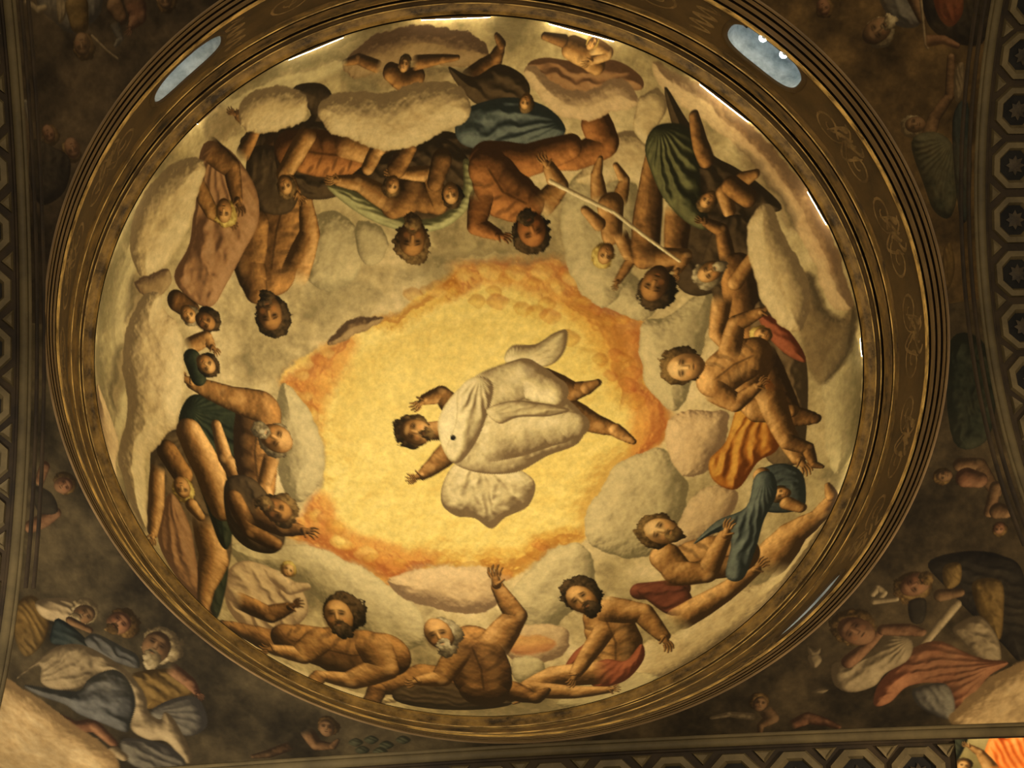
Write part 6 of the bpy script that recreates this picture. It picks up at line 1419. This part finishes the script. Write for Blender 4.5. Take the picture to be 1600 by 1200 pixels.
# ---- painted scrollwork of the frieze: flat raised ribbons
def ribbon(pts, wd, name='scroll_ornament'):
    """pts in (angle, z): a tapering brush line laid on the frieze wall"""
    v, f = [], []; m = len(pts)
    for i, (an, z) in enumerate(pts):
        p0 = pts[max(0, i - 1)]; p1 = pts[min(m - 1, i + 1)]
        dx, dz = p1[0] - p0[0], p1[1] - p0[1]; l = math.hypot(dx, dz) + 1e-9
        w_ = wd * (.35 + .65 * math.sin(math.pi * (i + .4) / m))
        ox, oz = -dz / l * w_, dx / l * w_
        v += [wall_pt(an + ox, z + oz, RW - .0004), wall_pt(an, z, RW - .0022), wall_pt(an - ox, z - oz, RW - .0004)]
    for i in range(m - 1):
        for u in (0, 1):
            f.append((3 * i + u, 3 * i + u + 1, 3 * i + u + 4, 3 * i + u + 3))
    return py_mesh(name, v, f, 'scroll', drum, True)
rnd = random.Random(5)
def near_win(an):
    return min(abs((an - math.radians(w[0]) + math.pi) % (2 * math.pi) - math.pi) for w in WIN)
an = -math.pi; kk = 0
while an < math.pi - .05:
    if near_win(an) > .20:
        s = 1 if kk % 2 else -1; zc = .222
        sp = [(an + .058 * (1 - i / 26) * math.cos(i * .42) * s, zc + .055 * (1 - i / 26) * math.sin(i * .42)) for i in range(24)]
        ribbon(sp, .0046)
        ribbon([(an + .055 * s + .075 * i / 12 * s, zc - .01 + .06 * math.sin(i / 12 * math.pi * 1.2) * s) for i in range(13)], .0052)
        for q in range(3):
            b = an + s * (.03 + .028 * q); ribbon([(b + .016 * math.sin(i * .45 + q), zc - .075 + .018 * q + .05 * i / 9) for i in range(10)], .0064)
        kk += 1
    elif near_win(an) > .15:
        for q in range(2):                                   # ribbons tied beside each window
            ribbon([(an + .026 * math.sin(i * .42 + q * .5) + .010 * q - .02, .222 - .08 + .16 * i / 60 + .006 * math.sin(q * 2)) for i in range(61)], .0046)
    an += .135

# ---- the ring of mouldings, foot to lip
low = struct('trim_1')
lathe('gilded_fillet', [(1.0465, .120), (1.042, .118), (1.0395, .112), (1.0405, .104), (1.0445, .100)], 'gilt_highlight', low)
lathe('groove', [(1.0445, .1005), (1.056, .098), (1.056, .090), (1.0455, .0875)], 'dark', low)
lathe('fascia', [(1.0455, .0876), (1.0448, .085), (1.0460, .066), (1.0475, .064)], 'tan', low)
lathe('groove', [(1.0475, .0642), (1.059, .062), (1.059, .055), (1.0488, .0525)], 'dark', low)
lathe('fascia', [(1.0488, .0526), (1.0482, .050), (1.0492, .037), (1.0505, .035)], 'tan', low)
lathe('groove', [(1.0505, .0352), (1.062, .033), (1.062, .027), (1.0522, .0245)], 'dark', low)
lathe('fascia', [(1.0522, .0246), (1.0516, .022), (1.0526, .010), (1.0535, .008)], 'tan', low)
lathe('groove', [(1.0535, .0082), (1.060, .007), (1.060, .004), (1.0545, .003)], 'dark', low)
lathe('bead', [(1.0545, .0032), (1.0542, .001), (1.0560, -.003), (1.0640, -.003)], 'tan', low)
up = struct('trim_2')
for r_, z_, w_ in ((1.0385, .3395, .0018), (1.0318, .3935, .0016), (1.0268, .4085, .0016), (1.0228, .4395, .0016)):
    lathe('highlight_bead', arc((r_, z_), w_, 330, 90, 6), 'gilt_highlight', up)  # thin gilded beads added, coloured bright as specular highlight lines
lathe('fillet', [(1.0465, .322), (1.0425, .325), (1.0395, .331), (1.0398, .337), (1.0365, .341)], 'gilt', low if False else up)
lathe('groove', [(1.0365, .341), (1.0440, .343), (1.0440, .352), (1.0385, .354)], 'dark', up)
lathe('gilded_band', [(1.0385, .354)] + arc((1.036, .376), .0105, 250, 110, 8)[0:9] + [(1.0330, .392)], 'gilt', up)
lathe('groove', [(1.0330, .392), (1.0420, .395), (1.0420, .408), (1.0300, .411)], 'dark', up)
lathe('cove', [(1.0300, .411), (1.0290, .416), (1.0310, .428), (1.0270, .438), (1.0232, .441)], 'umber', up)
lathe('gilded_lip', [(1.0232, .441), (1.0205, .4395), (1.0175, .443)] + arc((1.0085, .4555), .0130, 250, 186, 8), 'gilt_lip', up)
lathe('lip_edge', [(.9956, .4541), (.9946, .4545), (.9940, .459), (.9946, .4630), (1.000, .4660), (1.03, .4660)], 'dark', up)

# ---- light bars lying on the cornice, behind the lip
bars = [(-135.0, 2.0, 'short white light bar at the upper left rim of the dome'),
        (-114.8, 4.7, 'long white light bar at the rim, left of the top'),
        (-92.5, 5.4, 'long white light bar at the top of the rim'),
        (-72.7, 5.3, 'long white light bar at the rim, right of the top'),
        (-47.3, 5.0, 'long white light bar at the upper right rim, below the right round window'),
        (-24.2, 3.2, 'white light bar at the right rim of the dome, below the longest upper right one'),
        (0.4, 1.5, 'short white light bar at the far right edge of the rim')]
bars += [(d, 5.0, None) for d in (23, 46, 69, 92, 115, 138, 161, 184, 205)]
for deg, half, lab in bars:
    e0, e1 = math.radians(deg - half), math.radians(deg + half)
    rr_ = .9985 if lab else 1.004
    p0 = Vector((rr_ * math.cos(e0), rr_ * EO * math.sin(e0), 0)); p1 = Vector((rr_ * math.cos(e1), rr_ * EO * math.sin(e1), 0))
    c_ = (p0 + p1) / 2; L_ = (p1 - p0).length * R
    zb = .4672
    t_ = thing('light_bar', lab or 'slim white light bar lying on the cornice, hidden by its lip', 'light', W(c_.x, c_.y, zb), 'light bars round the foot of the dome')
    t_.rotation_euler = (0, 0, math.atan2((p1 - p0).y, (p1 - p0).x))
    for nm, mt, sz, zz in (('housing', 'tan', (L_, .030, .030), .015), ('diffuser', 'led', (L_ * .985, .020, .018), .039)):
        bm = bmesh.new(); bmesh.ops.create_cube(bm, size=1); bmesh.ops.scale(bm, vec=sz, verts=bm.verts)
        bmesh.ops.bevel(bm, geom=bm.edges[:], offset=.003, segments=1, affect='EDGES')
        me = bpy.data.meshes.new(nm); bm.to_mesh(me); bm.free()
        o = link(nm, me, mt, t_, False); o.location = (0, 0, zz)

# ---- the four painted corners (pendentives) under the ring
AL, AR, AB = 1.082, 1.117, .981
def zpend(x, y):
    p_ = np.arctan2(y / EO, x); rx, ry = 1.056 * np.cos(p_), 1.056 * EO * np.sin(p_)
    g = lambda x, y: np.sqrt(np.maximum(1e-3, 1 - (x / 1.56) ** 2 - (y / 1.4) ** 2))
    return 1.4 * (g(x, y) - g(rx, ry))
PEND = {'TL': ((-1, -1), (52, 42, 28), 'brown painted corner vault with shadowy figures at the top left'),
        'TR': ((1, -1), (66, 50, 27), 'ochre brown painted corner vault with bald and reaching figures at the top right'),
        'BR': ((1, 1), (54, 44, 28), 'painted corner vault with a salmon drape and a pale cloud at the bottom right'),
        'BL': ((-1, 1), (52, 44, 29), 'painted corner vault with blue grey robes and a bright cloud at the bottom left')}
for key, ((sx, sy), base, lab) in PEND.items():
    cp = Canvas(1.5, {'TL': 41, 'TR': 52, 'BR': 63, 'BL': 74}[key])
    cp.light = (sx * 1.6, sy * 1.6)
    base = np.array(base, float)
    t = .5 + (cp.f1 - .5) * 1.6 + (cp.f2 - .5) * .5 + (cp.f3 - .5) * .25
    cp.rgb = smooth_bg(cp, [(0, base * .55), (.5, base), (1, base * 1.5)], t)
    ground_ = cp.rgb.copy()
    run(cp, PEND_OPS[key], 'painted_ground')
    hz = np.clip({'TL': .34, 'TR': .30, 'BR': .16, 'BL': .12}[key] + (cp.f1 - .5) * .7, 0, .6)[..., None]     # haze mixed into the colour so the figures look dim and smoky
    cp.rgb = cp.rgb * (1 - hz) + ground_ * hz
    a_ = AL if sx < 0 else AR
    nu, nv = 760, 260
    uu = np.linspace(0, 1, nu + 1)
    # directions run from one arch crown to the other
    corner = math.atan2(AB / EO, a_)
    tt = np.where(uu < .5, corner * uu * 2, corner + (math.pi / 2 - corner) * (uu - .5) * 2)
    rx, ry = 1.056 * np.cos(tt), 1.056 * EO * np.sin(tt)
    k_ = np.minimum(a_ / np.maximum(np.cos(tt), 1e-6), AB / EO / np.maximum(np.sin(tt), 1e-6)) / 1.056
    k_ = np.maximum(k_, 1.0005)
    ss = np.linspace(0, 1, nv + 1)[:, None] ** .9
    x = rx * (1 + (k_ - 1) * ss); y = ry * (1 + (k_ - 1) * ss)
    z = zpend(x, y)
    P = np.stack([x * sx, y * sy, z], -1).reshape(-1, 3)
    ii = (np.arange(nv)[:, None] * (nu + 1) + np.arange(nu)[None]).ravel()
    Q = np.stack([ii, ii + 1, ii + nu + 2, ii + nu + 1], 1)
    if sx * sy < 0: Q = Q[:, ::-1]
    root = thing('corner_fresco', lab, 'fresco', W(sx * .9, sy * .8, -.2))
    ob = lay(cp, P, Q, lambda i: root, PEND_GAIN, (nv, nu))
    for o in ob.values():
        if o.parent is root: attach(o, root)

# ---- the four great arches, their moulded edges and coffered soffits
def arch_pt(side, s, d, lift=0.0):
    """s along the arch, d outward across the soffit (plan units), lift towards the inside of the arch"""
    if side in 'LR':
        a_ = AL if side == 'L' else AR; y = s; z = zpend(np.float64(a_), np.float64(y))
        dz = (zpend(np.float64(a_), np.float64(y + .001)) - zpend(np.float64(a_), np.float64(y - .001))) / .002
        l = math.hypot(1, dz); ny, nz = dz / l, -1 / l
        return Vector(((a_ + d) * (-1 if side == 'L' else 1), y + ny * lift, z + nz * lift))
    x = s; z = zpend(np.float64(x), np.float64(AB))
    dz = (zpend(np.float64(x + .001), np.float64(AB)) - zpend(np.float64(x - .001), np.float64(AB))) / .002
    l = math.hypot(1, dz); nx, nz = dz / l, -1 / l
    return Vector((x + nx * lift, (AB + d) * (1 if side == 'B' else -1), z + nz * lift))
def arcs(side, lim):
    """evenly spaced stations along the arch: returns s at each arc length"""
    s = np.linspace(0, lim, 400); p_ = [arch_pt(side, t, 0) for t in s]
    d = np.concatenate([[0], np.cumsum([(p_[i + 1] - p_[i]).length for i in range(399)])])
    return s, d
def wv(p_): return (p_.x * R, p_.y * R, p_.z * R + Z0)
ARCH = {'L': 'dark coffered arch running down the left edge', 'R': 'dark coffered arch running down the right edge',
        'B': 'coffered arch along the bottom edge', 'T': 'coffered arch beyond the top of the moulded ring, opposite the bottom one'}
TEETH = {}
for side, lab in ARCH.items():
    root = thing('coffered_arch', lab, 'arch', W(*arch_pt(side, 0, .1)))
    def part(name, v, f, mat, parent=None, smooth=True):
        o = py_mesh(name, v, f, mat, None, smooth)
        if parent is None: attach(o, root)
        else:
            o.parent = parent
        return o
    lim = .93 if side in 'LR' else 1.03
    S = np.linspace(-lim, lim, 121)
    def strip(name, prof, mat):
        v, f = [], []; m = len(prof)
        for s in S:
            v += [wv(arch_pt(side, s, d, l)) for d, l in prof]
        for i in range(len(S) - 1):
            for u in range(m - 1): f.append((i * m + u, i * m + u + 1, (i + 1) * m + u + 1, (i + 1) * m + u))
        return part(name, v, f, mat)
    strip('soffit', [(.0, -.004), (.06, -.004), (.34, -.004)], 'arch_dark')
    strip('moulding', [(.000, -.006), (.000, .002), (.003, .005), (.007, .005), (.008, .001)], 'archivolt')
    strip('moulding', [(.008, .001), (.009, .007), (.018, .009), (.026, .007), (.027, .001)], 'archivolt')
    strip('moulding', [(.027, .001), (.029, .004), (.033, .004), (.035, -.004)], 'arch_dark')
    if side in 'LR':
        beads = struct('trim_%d' % (3 if side == 'L' else 4))   # two thin stucco beads on the corner vault, along the arch
        for off in (.010, .024):
            v, f = [], []
            for s in S[(S > -.80) & (S < .62)]:
                a_ = (AL if side == 'L' else AR) - off; sg = -1 if side == 'L' else 1
                for dd, ll in ((.004, .0), (.002, .004), (-.002, .004), (-.004, .0)):
                    v.append((sg * (a_ + dd) * R, s * R, (float(zpend(np.float64(a_ + dd), np.float64(s))) - ll) * R + Z0))
            for i in range(len(v) // 4 - 1):
                for u in range(3): f.append((i * 4 + u, i * 4 + u + 1, i * 4 + u + 5, i * 4 + u + 4))
            py_mesh('bead', v, f, 'arch_dark', beads, True)
    strip('moulding', [(.190, -.004), (.192, .005), (.200, .006), (.202, -.004)], 'archivolt')
    strip('moulding', [(.215, -.004), (.217, .008), (.250, .010), (.252, -.004)], 'archivolt')
    s_, d_ = arcs(side, lim); pitch = {'L': .132, 'R': .130, 'B': .136, 'T': .136}[side]
    ph0 = {'L': -.075, 'R': -.058, 'B': .036, 'T': .036}[side]
    kmax = int(d_[-1] / pitch)
    rad_ = pitch * .44; dc = .101
    for k in range(-kmax, kmax + 1):
        al = k * pitch + ph0
        if abs(al) + pitch / 2 > d_[-1] or (side == 'B' and al > .90): continue
        def at(da, dd, lift):                              # a point near the middle of this coffer
            q = al + da; s = math.copysign(np.interp(abs(q), d_, s_), q)
            return wv(arch_pt(side, s, dc + dd, lift))
        oct_ = [(math.cos(math.pi / 8 + i * math.pi / 4), math.sin(math.pi / 8 + i * math.pi / 4)) for i in range(8)]
        v, f = [], []
        prof = [(1.0, -.003), (.97, .008), (.74, .009), (.66, .002), (.62, -.003)]
        for c_, q_ in oct_:
            for s, l in prof: v.append(at(c_ * rad_ * 1.06 * s, q_ * rad_ * 1.06 * s, l))
        for i in range(8):
            j = (i + 1) % 8
            for u in range(4): f.append((i * 5 + u, i * 5 + u + 1, j * 5 + u + 1, j * 5 + u))
        cf = part('coffer', v, f, 'coffer', None, False)
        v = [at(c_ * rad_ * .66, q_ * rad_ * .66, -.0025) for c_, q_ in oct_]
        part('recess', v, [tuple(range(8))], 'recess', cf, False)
        v, f = [at(0, 0, .006)], []                         # eight-petalled rosette
        for i in range(16):
            r_ = rad_ * (.42 if i % 2 == 0 else .26); t_ = i * math.pi / 8
            v.append(at(r_ * math.cos(t_), r_ * math.sin(t_), .001 if i % 2 else .003))
        f = [(0, 1 + i, 1 + (i + 1) % 16) for i in range(16)]
        part('rosette', v, f, 'rosette', cf, True)
        for sd in (-1, 1):                                  # little triangles between the octagons
            c_ = pitch / 2; h_ = rad_ * .42; y0 = sd * rad_ * 1.06
            tri = [(c_ - h_, y0), (c_ + h_, y0), (c_, y0 - sd * h_ * 1.15)]
            g = (sum(p[0] for p in tri) / 3, sum(p[1] for p in tri) / 3)
            v = [at(p[0], p[1], -.003) for p in tri] + [at(g[0] + (p[0] - g[0]) * .8, g[1] + (p[1] - g[1]) * .8, .006) for p in tri] + [at(g[0] + (p[0] - g[0]) * .45, g[1] + (p[1] - g[1]) * .45, .002) for p in tri]
            f = [(i, (i + 1) % 3, 3 + (i + 1) % 3, 3 + i) for i in range(3)] + [(3 + i, 3 + (i + 1) % 3, 6 + (i + 1) % 3, 6 + i) for i in range(3)] + [(6, 7, 8)]
            part('triangle_panel', v, f, 'coffer', None, False)

# ---- the lit fresco at the springing of the bottom arch
ca_ = Canvas(1.3, 91); ca_.light = (.6, .9)
t = .5 + (ca_.f1 - .5) * 1.4 + (ca_.f2 - .5) * .5
ca_.rgb = smooth_bg(ca_, [(0, (70, 62, 34)), (.5, (124, 110, 64)), (1, (168, 150, 96))], t)
root = thing('arch_fresco', 'brightly lit painted panel with flame coloured drapery at the bottom right edge', 'fresco', W(.93, AB + .1, -.47))
run(ca_, ARCH_OPS, 'painted_ground')
ns, nd = 200, 130
gs, gd = np.meshgrid(np.linspace(.838, 1.06, ns + 1), np.linspace(.030, .30, nd + 1))
P = np.stack([gs, AB + gd, zpend(gs, np.full_like(gs, AB)) - .012], -1).reshape(-1, 3)
ii = (np.arange(nd)[:, None] * (ns + 1) + np.arange(ns)[None]).ravel()
Q = np.stack([ii, ii + 1, ii + ns + 2, ii + ns + 1], 1)
_save = cartoon
cartoon = lambda P: (P[:, 0], P[:, 1])
ob = lay(ca_, P, Q, lambda i: root, PEND_GAIN, (nd, ns))
cartoon = _save
for o in ob.values():
    if o.parent is root: attach(o, root)
